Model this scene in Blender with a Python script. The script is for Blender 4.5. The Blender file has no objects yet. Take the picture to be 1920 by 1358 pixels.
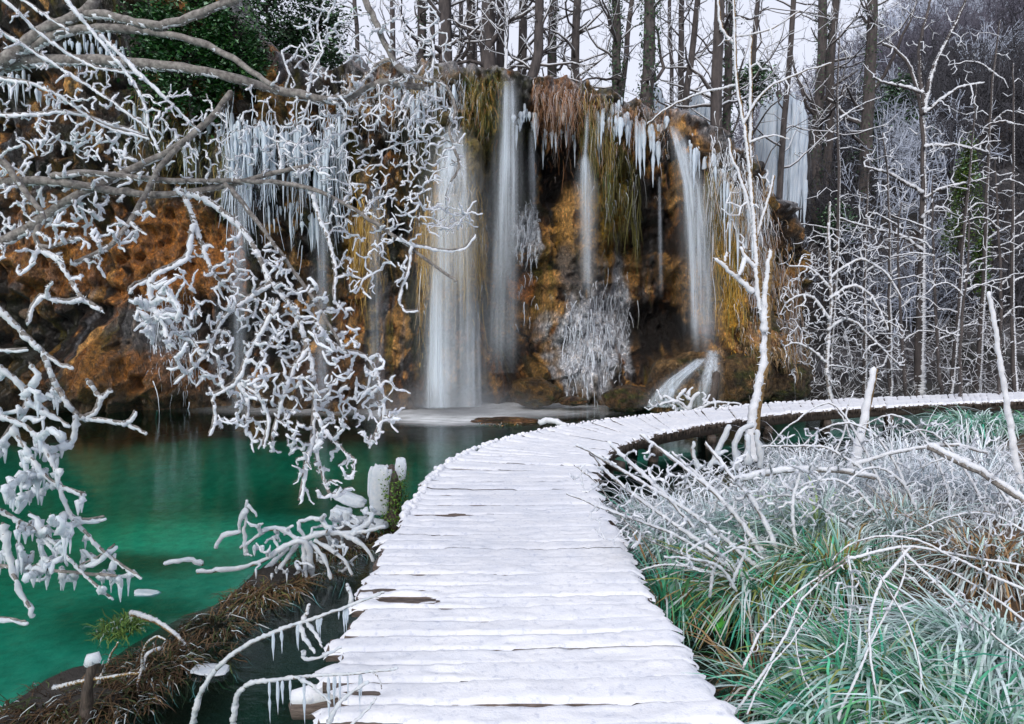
import bpy, math
import numpy as np
from mathutils import Vector

# ------------------------------------------------------------------ camera, sky, sun, exposure
F = 1251.0; CX = 960.0; CY = 679.0; CAMZ = 2.05
HORIZON = 600.0
PITCH = math.atan((CY - HORIZON) / F)
scene = bpy.context.scene
cd = bpy.data.cameras.new('camera'); cam = bpy.data.objects.new('camera', cd)
scene.collection.objects.link(cam)
cam.location = (0, 0, CAMZ); cam.rotation_euler = (math.pi / 2 - PITCH, 0, 0)
cd.sensor_width = 36.0; cd.lens = F / 1920 * 36.0; cd.clip_start = 0.05; cd.clip_end = 2000
scene.camera = cam

world = bpy.data.worlds.new('World'); scene.world = world; world.use_nodes = True
wn = world.node_tree; wn.nodes.clear()
SUN_EL, SUN_ROT = math.radians(30), math.radians(200)
sky = wn.nodes.new('ShaderNodeTexSky'); sky.sky_type = 'NISHITA'; sky.sun_disc = False
sky.sun_elevation = SUN_EL; sky.sun_rotation = SUN_ROT; sky.dust_density = 4.0; sky.air_density = 1.0
mixs = wn.nodes.new('ShaderNodeMix'); mixs.data_type = 'RGBA'; mixs.inputs[0].default_value = 0.86
mixs.inputs[7].default_value = (7.2, 7.45, 8.6, 1)          # the pale cloud layer over the clear sky
bg = wn.nodes.new('ShaderNodeBackground'); bg.inputs[1].default_value = 0.093
wo = wn.nodes.new('ShaderNodeOutputWorld')
wn.links.new(sky.outputs[0], mixs.inputs[6]); wn.links.new(mixs.outputs[2], bg.inputs[0]); wn.links.new(bg.outputs[0], wo.inputs[0])
sl = bpy.data.lights.new('sun', 'SUN'); sl.energy = 1.5; sl.angle = math.radians(22); sl.color = (1.0, 0.96, 0.92)
so = bpy.data.objects.new('sun', sl); scene.collection.objects.link(so)
sdir = Vector((math.sin(SUN_ROT) * math.cos(SUN_EL), math.cos(SUN_ROT) * math.cos(SUN_EL), math.sin(SUN_EL)))
so.rotation_euler = sdir.to_track_quat('Z', 'Y').to_euler()
scene.view_settings.view_transform = 'Standard'; scene.view_settings.look = 'None'
scene.view_settings.gamma = 1.0; scene.view_settings.use_curve_mapping = False
scene.view_settings.exposure = 0.48
scene.cycles.transparent_max_bounces = 24
scene.cycles.max_bounces = 8

COL = scene.collection
# ------------------------------------------------------------------ pixel -> place
SP, CP = math.sin(PITCH), math.cos(PITCH)
def ray(px, py):
    px = np.asarray(px, float); py = np.asarray(py, float)
    a = (px - CX) / F; b = -(py - CY) / F
    return np.stack([a, CP + b * SP, -SP + b * CP], -1)
def at(px, py, d):
    """point on the pixel's ray at ground distance d (world Y)"""
    r = ray(px, py); d = np.asarray(d, float)
    p = r * (d / r[..., 1])[..., None]
    p[..., 2] += CAMZ
    return p
def onz(px, py, z):
    r = ray(px, py); t = (z - CAMZ) / r[..., 2]
    p = r * t[..., None]; p[..., 2] += CAMZ
    return p
def proj(p):
    x = p[..., 0]; y = p[..., 1]; z = p[..., 2] - CAMZ
    dep = y * CP - z * SP; up = y * SP + z * CP
    dep = np.maximum(dep, 1e-3)
    return CX + F * x / dep, CY - F * up / dep

# ------------------------------------------------------------------ noise
def _h(ix, iy, iz, seed):
    n = (ix * 374761393 + iy * 668265263 + iz * 2147483647 + seed * 974711) & 0xffffffff
    n = ((n ^ (n >> 13)) * 1274126177) & 0xffffffff
    n = (n ^ (n >> 16)) & 0xffffffff
    return (n / 4294967295.0)
def noise(x, y, z=0.0, seed=0):
    x, y, z = np.broadcast_arrays(np.asarray(x, float), np.asarray(y, float), np.asarray(z, float))
    ix = np.floor(x).astype(np.int64); iy = np.floor(y).astype(np.int64); iz = np.floor(z).astype(np.int64)
    fx = x - ix; fy = y - iy; fz = z - iz
    fx = fx * fx * (3 - 2 * fx); fy = fy * fy * (3 - 2 * fy); fz = fz * fz * (3 - 2 * fz)
    r = 0
    for a in (0, 1):
        wx = fx if a else 1 - fx
        for b in (0, 1):
            wy = fy if b else 1 - fy
            for c in (0, 1):
                wz = fz if c else 1 - fz
                r = r + wx * wy * wz * _h(ix + a, iy + b, iz + c, seed)
    return r * 2 - 1
def fbm(x, y, z=0.0, o=4, seed=0):
    s = 0; a = 1; t = 0
    for k in range(o):
        s = s + a * noise(np.asarray(x) * 2 ** k, np.asarray(y) * 2 ** k, np.asarray(z) * 2 ** k, seed + k * 17); t += a; a *= 0.5
    return s / t
def worley(x, y, seed=0):
    """distance to the nearest scattered point, and that point's random number"""
    ix = np.floor(x).astype(np.int64); iy = np.floor(y).astype(np.int64); z = np.zeros_like(ix)
    best = np.full(x.shape, 9.0); idv = np.zeros(x.shape)
    for a in (-1, 0, 1):
        for b in (-1, 0, 1):
            cx, cy = ix + a, iy + b
            d = np.hypot(x - cx - _h(cx, cy, z, seed), y - cy - _h(cx, cy, z, seed + 1))
            m = d < best; best = np.where(m, d, best); idv = np.where(m, _h(cx, cy, z, seed + 2), idv)
    return best, idv
def sst(a, b, x):
    t = np.clip((x - a) / (b - a), 0, 1); return t * t * (3 - 2 * t)
R = np.random.default_rng(11)

# ------------------------------------------------------------------ mesh building
def mesh_from(name, V, Q, T=None, col=None, smooth=True):
    me = bpy.data.meshes.new(name)
    V = np.ascontiguousarray(V, dtype=np.float32)
    nq = 0 if Q is None else len(Q); nt = 0 if T is None else len(T)
    me.vertices.add(len(V)); me.vertices.foreach_set('co', V.ravel())
    me.loops.add(nq * 4 + nt * 3); me.polygons.add(nq + nt)
    li = []; ls = []
    if nq: li.append(np.asarray(Q, np.int32).ravel()); ls.append(np.arange(nq, dtype=np.int32) * 4)
    if nt: li.append(np.asarray(T, np.int32).ravel()); ls.append(nq * 4 + np.arange(nt, dtype=np.int32) * 3)
    me.loops.foreach_set('vertex_index', np.concatenate(li)); me.polygons.foreach_set('loop_start', np.concatenate(ls))
    if smooth: me.polygons.foreach_set('use_smooth', np.ones(nq + nt, dtype=bool))
    if col is not None:
        a = me.attributes.new('Col', 'FLOAT_COLOR', 'POINT')
        c = np.ones((len(V), 4), np.float32); c[:, :col.shape[1]] = col
        a.data.foreach_set('color', c.ravel())
    me.update(calc_edges=True)
    return me
def obj(name, me, mat, parent=None, label=None, cat=None, group=None, kind=None):
    o = bpy.data.objects.new(name, me); COL.objects.link(o)
    if mat is not None and not me.materials: me.materials.append(mat)
    if parent is not None: o.parent = parent
    if label: o['label'] = label
    if cat: o['category'] = cat
    if group: o['group'] = group
    if kind: o['kind'] = kind
    return o
def thing(name, label, cat, group=None, loc=(0, 0, 0)):
    o = bpy.data.objects.new(name, None); COL.objects.link(o)
    o.empty_display_size = 0.1; o.location = loc
    o['label'] = label; o['category'] = cat
    if group: o['group'] = group
    return o
def put(name, me, mat, parent, **k):          # a part whose mesh is in world coordinates, under an Empty placed elsewhere
    o = obj(name, me, mat, parent, **k)
    l = parent.location if parent.parent is None else parent.location + parent.parent.location
    o.location = -parent.location if parent.parent is None else (0, 0, 0)
    return o
def grid_faces(nu, nv, off=0):
    i = np.arange(nu - 1)[:, None] * nv + np.arange(nv - 1)[None, :]
    return np.stack([i, i + nv, i + nv + 1, i + 1], -1).reshape(-1, 4) + off
def cat_meshes(parts):
    V = []; Q = []; C = []; o = 0
    for v, q, c in parts:
        V.append(v); Q.append(q + o); C.append(c); o += len(v)
    return np.concatenate(V), np.concatenate(Q), (np.concatenate(C) if C[0] is not None else None)

class Tubes:
    def __init__(s, sides=6, rough=0.0): s.g = {}; s.sides = sides; s.n = 0; s.rough = rough; s.sp = []; s.spiky = False
    def add(s, pts, rad, col=None, sides=None):
        pts = np.asarray(pts, float); rad = np.asarray(rad, float)
        if rad.ndim == 0: rad = np.full(len(pts), float(rad))
        if len(pts) < 2: return
        d = pts[-1] - pts[-2]; d = d / (np.linalg.norm(d) + 1e-9)
        pts = np.concatenate([pts, pts[-1:] + d * rad[-1] * 0.6]); rad = np.append(rad, rad[-1] * 0.08)
        rad[-2] *= 0.92
        d0 = pts[0] - pts[1]; d0 /= (np.linalg.norm(d0) + 1e-9)
        pts = np.concatenate([pts[:1] + d0 * rad[0] * 0.4, pts]); rad = np.concatenate([[rad[0] * 0.1], rad])
        s.g.setdefault((len(pts), sides or s.sides), []).append((pts, rad, (1, 1, 1) if col is None else col)); s.n += 1
    def arrays(s):
        parts = []
        for (n, k), L in s.g.items():
            P = np.stack([a[0] for a in L]); r = np.stack([a[1] for a in L]); c = np.array([a[2] for a in L], float)
            m = len(L)
            t = np.empty_like(P); t[:, 1:-1] = P[:, 2:] - P[:, :-2]; t[:, 0] = P[:, 1] - P[:, 0]; t[:, -1] = P[:, -1] - P[:, -2]
            t /= np.linalg.norm(t, axis=2, keepdims=True) + 1e-9
            md = P[:, -1] - P[:, 0]; ax = np.argmin(np.abs(md), axis=1)
            ref = np.eye(3)[ax][:, None, :] + 0.13
            u = np.cross(t, np.broadcast_to(ref, t.shape)); u /= np.linalg.norm(u, axis=2, keepdims=True) + 1e-9
            w = np.cross(t, u)
            an = np.arange(k) * 2 * math.pi / k
            V = P[:, :, None, :] + r[:, :, None, None] * (u[:, :, None, :] * np.cos(an)[None, None, :, None] + w[:, :, None, :] * np.sin(an)[None, None, :, None])
            if s.rough:                                   # crystals: push every ring vertex in or out
                k3 = 0.75 / np.maximum(r[:, :, None], .002)
                nn = noise(V[..., 0] * 95, V[..., 1] * 95, V[..., 2] * 95, seed=7) + .75 * R.uniform(-1, 1, V.shape[:3])
                V = P[:, :, None, :] + (V - P[:, :, None, :]) * (1 + s.rough * nn)[..., None]
            i = (np.arange(m)[:, None, None] * n + np.arange(n - 1)[None, :, None]) * k
            j = np.arange(k)[None, None, :]; j2 = (j + 1) % k
            Q = np.stack([i + j, i + j2, i + k + j2, i + k + j], -1).reshape(-1, 4)
            C = np.repeat(c, n * k, axis=0)
            parts.append((V.reshape(-1, 3), Q, C))
        return cat_meshes(parts)
    def mesh(s, name):
        v, q, c = s.arrays()
        if s.sp:                                          # feathery rime needles standing off the coat
            p = np.concatenate([a[0] for a in s.sp]); r = np.concatenate([a[1] for a in s.sp])
            p = np.repeat(p, 4, 0); r = np.repeat(r, 4); n = len(p)
            d = R.normal(size=(n, 3)); d /= np.linalg.norm(d, axis=1, keepdims=True); e = np.cross(d, R.normal(size=(n, 3))); e /= np.linalg.norm(e, axis=1, keepdims=True) + 1e-9
            L = (r * R.uniform(1.2, 2.3, n))[:, None]; b = p + d * r[:, None] * .6; w = e * (r * .28)[:, None]
            V = np.stack([b - w, b + d * (L - r[:, None] * .6), b + w, b - d * r[:, None] * .3], 1).reshape(-1, 3)
            q = np.concatenate([q, np.arange(n * 4).reshape(-1, 4) + len(v)]); v = np.concatenate([v, V]); c = np.concatenate([c, np.ones((n * 4, 3))])
        return mesh_from(name, v, q, None, c)

def resample(pts, rad, step):
    pts = np.asarray(pts, float); rad = np.asarray(rad, float)
    if rad.ndim == 0: rad = np.full(len(pts), float(rad))
    seg = np.linalg.norm(np.diff(pts, axis=0), axis=1); s = np.concatenate([[0], np.cumsum(seg)])
    n = max(3, int(s[-1] / step) + 1)
    n = n if n < 14 else (n // 4) * 4
    q = np.linspace(0, s[-1], n)
    return np.stack([np.interp(q, s, pts[:, k]) for k in range(3)], 1), np.interp(q, s, rad)
def smooth_poly(pts, rad, n_it=2):
    """corner cutting"""
    pts = np.asarray(pts, float); rad = np.asarray(rad, float)
    for _ in range(n_it):
        a = pts[:-1] * .75 + pts[1:] * .25; b = pts[:-1] * .25 + pts[1:] * .75
        ra = rad[:-1] * .75 + rad[1:] * .25; rb = rad[:-1] * .25 + rad[1:] * .75
        m = np.empty((2 * len(a), pts.shape[1])); m[0::2] = a; m[1::2] = b
        mr = np.empty(2 * len(a)); mr[0::2] = ra; mr[1::2] = rb
        pts = np.concatenate([pts[:1], m, pts[-1:]]); rad = np.concatenate([rad[:1], mr, rad[-1:]])
    return pts, rad
FDIR = np.array([0.22, -0.45, 0.86]); FDIR /= np.linalg.norm(FDIR)
def frost(T, pts, rad, th, fdir=FDIR, step=None, off=0.55, knob=0.6, sides=None, seed=None):
    """rime coat: a lumpier, fatter tube, sitting on the weather side of the twig"""
    step = step or max(th * 1.3, 0.008)
    p, r = resample(pts, rad, step)
    s = R.uniform(0, 1000)
    q = np.arange(len(p))
    nz = noise(q * 0.55 + s, np.full(len(p), s)) * 0.6 + noise(q * 1.4 + s, np.full(len(p), s + 7)) * 0.4
    rr = np.maximum(r * 0.75 + th * (0.75 + knob * nz), r * 0.5) * np.linspace(1.08, .62, len(p))
    jit = np.stack([noise(q * .9 + s, q * 0 + 3.3), noise(q * .9 + s, q * 0 + 9.1), noise(q * .9 + s, q * 0 + 15.7)], 1) * th * 0.28
    if T.spiky: rr = rr * .84; T.sp.append((p + fdir * (th * off) + jit, rr))
    T.add(p + fdir * (th * off) + jit, rr, sides=sides)

# ------------------------------------------------------------------ materials
def mat(name):
    m = bpy.data.materials.new(name); m.use_nodes = True; nt = m.node_tree
    return m, nt, nt.nodes['Principled BSDF'], nt.nodes['Material Output']
def N(nt, t, **k):
    n = nt.nodes.new(t)
    for a, b in k.items(): setattr(n, a, b)
    return n
def noisetex(nt, scale, detail=4, rough=0.55, vec=None, sc=None):
    n = N(nt, 'ShaderNodeTexNoise'); n.inputs['Scale'].default_value = scale; n.inputs['Detail'].default_value = detail; n.inputs['Roughness'].default_value = rough
    tc = N(nt, 'ShaderNodeTexCoord')
    if sc is not None:
        mp = N(nt, 'ShaderNodeMapping'); mp.inputs['Scale'].default_value = sc
        nt.links.new(tc.outputs['Object'], mp.inputs[0]); nt.links.new(mp.outputs[0], n.inputs['Vector'])
    else: nt.links.new(tc.outputs['Object'], n.inputs['Vector'])
    return n
def ramp(nt, src, stops):
    r = N(nt, 'ShaderNodeValToRGB'); e = r.color_ramp.elements
    while len(e) < len(stops): e.new(0.5)
    for x, (p, c) in zip(e, stops): x.position = p; x.color = (*c, 1) if len(c) == 3 else c
    nt.links.new(src, r.inputs[0]); return r
def mixc(nt, fac, a, b, mode='MIX'):
    m = N(nt, 'ShaderNodeMix', data_type='RGBA', blend_type=mode)
    for i, v in ((0, fac), (6, a), (7, b)):
        if hasattr(v, 'links') or isinstance(v, bpy.types.NodeSocket): nt.links.new(v, m.inputs[i])
        else: m.inputs[i].default_value = v if i == 0 else (*v, 1)
    return m.outputs[2]
def bump(nt, bsdf, h, strength, dist):
    b = N(nt, 'ShaderNodeBump'); b.inputs['Strength'].default_value = strength; b.inputs['Distance'].default_value = dist
    nt.links.new(h, b.inputs['Height']); nt.links.new(b.outputs[0], bsdf.inputs['Normal']); return b
def simple(name, c1, c2, scale=20, rough=0.7, bs=0.4, bd=0.01, sc=None, spec=0.3, attr=False, sss=0.0):
    m, nt, b, o = mat(name)
    n = noisetex(nt, scale, 5, 0.6, sc=sc)
    r = ramp(nt, n.outputs[0], [(0.32, c1), (0.68, c2)])
    c = r.outputs[0]
    if attr:
        a = N(nt, 'ShaderNodeAttribute', attribute_name='Col'); c = mixc(nt, 1.0, c, a.outputs['Color'], 'MULTIPLY')
    nt.links.new(c, b.inputs['Base Color']); b.inputs['Roughness'].default_value = rough
    b.inputs['Specular IOR Level'].default_value = spec
    if sss: b.inputs['Subsurface Weight'].default_value = sss; b.inputs['Subsurface Radius'].default_value = (0.02, 0.03, 0.04)
    if bs: bump(nt, b, n.outputs[0], bs, bd)
    return m
def ice_like(name, c1, c2, rough, trans, scale=40, gloss=0.0):
    """rime / ice: white scattering with some light passing through"""
    m, nt, b, o = mat(name)
    n = noisetex(nt, scale, 4, 0.6); r = ramp(nt, n.outputs[0], [(0.3, c1), (0.7, c2)])
    nt.links.new(r.outputs[0], b.inputs['Base Color']); b.inputs['Roughness'].default_value = rough; b.inputs['Specular IOR Level'].default_value = 0.35
    t = N(nt, 'ShaderNodeBsdfTranslucent'); nt.links.new(r.outputs[0], t.inputs[0])
    mx = N(nt, 'ShaderNodeMixShader'); mx.inputs[0].default_value = trans
    nt.links.new(b.outputs[0], mx.inputs[1]); nt.links.new(t.outputs[0], mx.inputs[2]); nt.links.new(mx.outputs[0], o.inputs[0])
    b.inputs['Transmission Weight'].default_value = gloss; b.inputs['IOR'].default_value = 1.31
    bump(nt, b, n.outputs[0], 0.6, 0.006)
    return m
M = {}
M['rime'] = ice_like('rime', (0.80, 0.85, 0.93), (0.96, 0.97, 0.99), 0.55, 0.28, 60)
M['glaze'] = ice_like('glaze_ice', (0.74, 0.82, 0.90), (0.96, 0.98, 1.0), 0.2, 0.3, 30, 0.25)
M['icefall'] = ice_like('blue_ice', (0.55, 0.68, 0.80), (0.90, 0.94, 0.98), 0.3, 0.3, 6, 0.1)
M['bark'] = simple('grey_bark', (0.08, 0.07, 0.066), (0.30, 0.28, 0.26), 45, 0.85, 0.6, 0.004)
M['barkfar'] = simple('dark_bark', (0.035, 0.032, 0.033), (0.105, 0.09, 0.086), 9, 0.9, 0.8, 0.03, sc=(1, 1, 0.35))
M['barkbrown'] = simple('brown_bark', (0.07, 0.045, 0.02), (0.30, 0.20, 0.09), 30, 0.85, 0.7, 0.01)
M['ivy'] = simple('ivy_leaf', (0.018, 0.04, 0.022), (0.05, 0.09, 0.04), 8, 0.5, 0, attr=True)
M['wood'] = simple('wet_wood', (0.06, 0.045, 0.038), (0.19, 0.15, 0.13), 18, 0.75, 0.5, 0.008, sc=(1, 6, 6))
M['post'] = simple('soaked_post', (0.03, 0.025, 0.022), (0.11, 0.085, 0.07), 14, 0.6, 0.6, 0.01, sc=(5, 5, 1))
M['strand'] = simple('plant_strand', (0.75, 0.75, 0.75), (1, 1, 1), 30, 0.6, 0, attr=True)
M['twigs'] = simple('far_twig', (0.8, 0.8, 0.8), (1, 1, 1), 3, 0.85, 0, attr=True)

def m_snow():
    m, nt, b, o = mat('snow')
    n1 = noisetex(nt, 4, 6, 0.65); n2 = noisetex(nt, 120, 3, 0.7); n3 = noisetex(nt, 22, 5, 0.7)
    r = ramp(nt, n1.outputs[0], [(0.25, (0.68, 0.71, 0.78)), (0.6, (0.81, 0.82, 0.855))])
    g = ramp(nt, n3.outputs[0], [(0.30, (0.66, 0.69, 0.77)), (0.46, (1, 1, 1))])
    c = mixc(nt, 0.8, r.outputs[0], g.outputs[0], 'MULTIPLY')
    nt.links.new(c, b.inputs['Base Color']); b.inputs['Roughness'].default_value = 0.75; b.inputs['Specular IOR Level'].default_value = 0.2
    ad = N(nt, 'ShaderNodeMath', operation='MULTIPLY_ADD'); ad.inputs[1].default_value = 0.35
    nt.links.new(n2.outputs[0], ad.inputs[0]); nt.links.new(n3.outputs[0], ad.inputs[2])
    bump(nt, b, ad.outputs[0], 0.55, 0.012)
    return m
M['snow'] = m_snow()
def m_rock(name='tufa', fine=1.0):
    m, nt, b, o = mat(name)
    a = N(nt, 'ShaderNodeAttribute', attribute_name='Col')
    n = noisetex(nt, 9, 8, 0.7, sc=(1, 1, 0.6)); n2 = noisetex(nt, 38, 4, 0.7, sc=(1, 1, 0.35))
    r = ramp(nt, n.outputs[0], [(0.34, (0.18, 0.17, 0.17)), (0.5, (.95, .95, .95)), (0.68, (1.7, 1.5, 1.3))])
    r2 = ramp(nt, n2.outputs[0], [(0.34, (0.35, 0.33, 0.32)), (0.6, (1.25, 1.25, 1.25))])
    vo = N(nt, 'ShaderNodeTexVoronoi', feature='F1'); vo.inputs['Scale'].default_value = 11; tcv = N(nt, 'ShaderNodeTexCoord'); wv = noisetex(nt, 6, 4, .6)
    vm = mixc(nt, .12, tcv.outputs['Object'], wv.outputs['Color']); nt.links.new(vm, vo.inputs['Vector'])
    r3 = ramp(nt, vo.outputs['Distance'], [(0.05, (1.3, 1.25, 1.2)), (0.45, (0.45, 0.42, 0.4))])
    c = mixc(nt, 1.0, a.outputs['Color'], r.outputs[0], 'MULTIPLY'); c = mixc(nt, 1.0, c, r2.outputs[0], 'MULTIPLY'); c = mixc(nt, 0.75, c, r3.outputs[0], 'MULTIPLY')
    nt.links.new(c, b.inputs['Base Color']); b.inputs['Roughness'].default_value = 0.33; b.inputs['Specular IOR Level'].default_value = 0.5
    ad = N(nt, 'ShaderNodeMath', operation='MULTIPLY_ADD'); ad.inputs[1].default_value = 0.4
    nt.links.new(n2.outputs[0], ad.inputs[0]); nt.links.new(n.outputs[0], ad.inputs[2])
    bump(nt, b, ad.outputs[0], 1.0 * fine, 0.16)
    return m
M['tufa'] = m_rock()
def m_fall(name, tint, dens):
    m, nt, b, o = mat(name); nt.nodes.remove(b)
    a = N(nt, 'ShaderNodeAttribute', attribute_name='Col')
    n = noisetex(nt, 1.0, 5, 0.6, sc=(17, 17, 0.14)); r = ramp(nt, n.outputs[0], [(0.30, (0.08, 0.08, 0.08)), (0.68, (1, 1, 1))])
    mu = N(nt, 'ShaderNodeMath', operation='MULTIPLY'); nt.links.new(r.outputs[0], mu.inputs[0])
    sp = N(nt, 'ShaderNodeSeparateColor'); nt.links.new(a.outputs['Color'], sp.inputs[0]); nt.links.new(sp.outputs[0], mu.inputs[1])
    m2 = N(nt, 'ShaderNodeMath', operation='MULTIPLY'); m2.inputs[1].default_value = dens; m2.use_clamp = True; nt.links.new(mu.outputs[0], m2.inputs[0])
    d = N(nt, 'ShaderNodeBsdfDiffuse'); d.inputs[0].default_value = (*tint, 1)
    t = N(nt, 'ShaderNodeBsdfTranslucent'); t.inputs[0].default_value = (*tint, 1)
    dm = N(nt, 'ShaderNodeMixShader'); dm.inputs[0].default_value = 0.4; nt.links.new(d.outputs[0], dm.inputs[1]); nt.links.new(t.outputs[0], dm.inputs[2])
    tr = N(nt, 'ShaderNodeBsdfTransparent')
    mx = N(nt, 'ShaderNodeMixShader'); nt.links.new(m2.outputs[0], mx.inputs[0]); nt.links.new(tr.outputs[0], mx.inputs[1]); nt.links.new(dm.outputs[0], mx.inputs[2])
    nt.links.new(mx.outputs[0], o.inputs[0])
    return m
M['fall'] = m_fall('falling_water', (0.86, 0.93, 1.0), 1.0)
M['chute'] = m_fall('sliding_water', (0.9, 0.95, 1.0), 0.9)
for n_ in M['chute'].node_tree.nodes:
    if n_.type == 'MAPPING': n_.inputs['Scale'].default_value = (14, 14, 3)
    if n_.type == 'VALTORGB': n_.color_ramp.elements[0].color = (.45, .45, .45, 1)
M['fallfaint'] = m_fall('thin_falling_water', (0.78, 0.86, 0.97), 0.6)

def m_water():
    m, nt, b, o = mat('pool_water'); nt.nodes.remove(b)
    a = N(nt, 'ShaderNodeAttribute', attribute_name='Col')
    n = noisetex(nt, 1.0, 4, 0.6, sc=(1.2, 3.2, 1)); n2 = noisetex(nt, 1.0, 3, 0.6, sc=(6, 14, 1))
    ad = N(nt, 'ShaderNodeMath', operation='MULTIPLY_ADD'); ad.inputs[1].default_value = 0.22
    nt.links.new(n2.outputs[0], ad.inputs[0]); nt.links.new(n.outputs[0], ad.inputs[2])
    bp = N(nt, 'ShaderNodeBump'); bp.inputs['Strength'].default_value = 0.22; bp.inputs['Distance'].default_value = 0.03; nt.links.new(ad.outputs[0], bp.inputs['Height'])
    tr = N(nt, 'ShaderNodeBsdfTransparent'); nt.links.new(a.outputs['Color'], tr.inputs[0])
    gl = N(nt, 'ShaderNodeBsdfGlossy'); gl.inputs['Roughness'].default_value = 0.09; nt.links.new(bp.outputs[0], gl.inputs['Normal']); gl.inputs[0].default_value = (0.9, 0.95, 0.95, 1)
    fr = N(nt, 'ShaderNodeFresnel'); fr.inputs[0].default_value = 1.33; nt.links.new(bp.outputs[0], fr.inputs['Normal'])
    f2 = N(nt, 'ShaderNodeMath', operation='MULTIPLY'); f2.inputs[1].default_value = 1.0; nt.links.new(fr.outputs[0], f2.inputs[0])
    mx = N(nt, 'ShaderNodeMixShader'); nt.links.new(f2.outputs[0], mx.inputs[0]); nt.links.new(tr.outputs[0], mx.inputs[1]); nt.links.new(gl.outputs[0], mx.inputs[2])
    # white churned water, where the falls land (attribute alpha)
    fo = N(nt, 'ShaderNodeBsdfDiffuse'); fo.inputs[0].default_value = (0.93, 0.96, 0.98, 1)
    fn = noisetex(nt, 1.0, 5, 0.65, sc=(2.0, 6.0, 1)); rr = ramp(nt, fn.outputs[0], [(0.25, (0.25, 0.25, 0.25)), (0.7, (1, 1, 1))])
    mm = N(nt, 'ShaderNodeMath', operation='MULTIPLY'); nt.links.new(rr.outputs[0], mm.inputs[0]); nt.links.new(a.outputs['Alpha'], mm.inputs[1])
    m3 = N(nt, 'ShaderNodeMixShader'); nt.links.new(mm.outputs[0], m3.inputs[0]); nt.links.new(mx.outputs[0], m3.inputs[1]); nt.links.new(fo.outputs[0], m3.inputs[2])
    nt.links.new(m3.outputs[0], o.inputs[0])
    return m
M['water'] = m_water()
def m_ground():
    m, nt, b, o = mat('bed_and_mud')
    a = N(nt, 'ShaderNodeAttribute', attribute_name='Col')
    n = noisetex(nt, 5, 6, 0.65); r = ramp(nt, n.outputs[0], [(0.3, (0.7, 0.7, 0.7)), (0.7, (1.2, 1.2, 1.2))])
    nt.links.new(mixc(nt, 1.0, a.outputs['Color'], r.outputs[0], 'MULTIPLY'), b.inputs['Base Color'])
    b.inputs['Roughness'].default_value = 0.5; bump(nt, b, n.outputs[0], 0.8, 0.06)
    return m
M['ground'] = m_ground()
# ================================================================== THE SETTING
DECK = 0.45
# boardwalk edges, pixel pairs (left / right) on the deck plane
EDGE = [((600, 1358), (1372, 1358)), ((614, 1240), (1292, 1230)), ((668, 1110), (1216, 1110)), ((705, 1040), (1178, 1040)),
        ((735, 985), (1152, 985)), ((783, 925), (1126, 925)), ((812, 888), (1116, 895)), ((872, 850), (1122, 866)), ((938, 826), (1138, 850)),
        ((1020, 806), (1162, 835)), ((1110, 791), (1196, 821)), ((1210, 780), (1248, 808)), ((1300, 770), (1322, 795)), ((1400, 761), (1412, 781)),
        ((1500, 753), (1510, 770)), ((1600, 748), (1606, 764)), ((1700, 744), (1706, 759)), ((1800, 740), (1806, 755)), ((1920, 736), (1922, 750))]
EL = np.array([onz(a[0], a[1], DECK) for a, b in EDGE]); ER = np.array([onz(b[0], b[1], DECK) for a, b in EDGE])
d0 = EL[0] - EL[1]; d1 = ER[0] - ER[1]
EL = EL + np.array([.03, 0, 0]) * (np.arange(len(EL)) < 6)[:, None]
EL = np.concatenate([[EL[0] + np.array([-0.02, -4.2, 0])], EL, [EL[-1] + (EL[-1] - EL[-3]) * 1.6]])
ER = np.concatenate([[ER[0] + np.array([0.02, -4.2, 0])], ER, [ER[-1] + (ER[-1] - ER[-3]) * 1.6]])
EC = (EL + ER) / 2
def dist_path(x, y):
    d = np.full(np.shape(x), 1e9)
    for a, b in zip(EC[:-1, :2], EC[1:, :2]):
        ab = b - a; t = np.clip(((x - a[0]) * ab[0] + (y - a[1]) * ab[1]) / (ab @ ab), 0, 1)
        d = np.minimum(d, np.hypot(x - a[0] - t * ab[0], y - a[1] - t * ab[1]))
    return d
def poly_dist(x, y, P):
    d = np.full(np.shape(x), 1e9)
    for a, b in zip(P[:-1], P[1:]):
        ab = b - a; t = np.clip(((x - a[0]) * ab[0] + (y - a[1]) * ab[1]) / (ab @ ab), 0, 1)
        d = np.minimum(d, np.hypot(x - a[0] - t * ab[0], y - a[1] - t * ab[1]))
    return d
# bank of roots and grass left of the walkway
BANK = np.array([onz(x, y, 0.03)[:2] for x, y in [(738, 972), (700, 985), (650, 1010), (560, 1050), (470, 1090), (400, 1140), (330, 1190), (230, 1250), (100, 1310), (-80, 1370)]])
# right-hand side of the path, for splitting pond from marsh
def right_of_path(x, y):
    """signed: positive on the marsh side"""
    best = np.full(np.shape(x), 1e9); sg = np.zeros(np.shape(x))
    for a, b in zip(EC[:-1, :2], EC[1:, :2]):
        ab = b - a; t = np.clip(((x - a[0]) * ab[0] + (y - a[1]) * ab[1]) / (ab @ ab), 0, 1)
        d = np.hypot(x - a[0] - t * ab[0], y - a[1] - t * ab[1])
        s = np.sign((x - a[0]) * ab[1] - (y - a[1]) * ab[0])
        m = d < best; best = np.where(m, d, best); sg = np.where(m, s, sg)
    return best * sg
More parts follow.
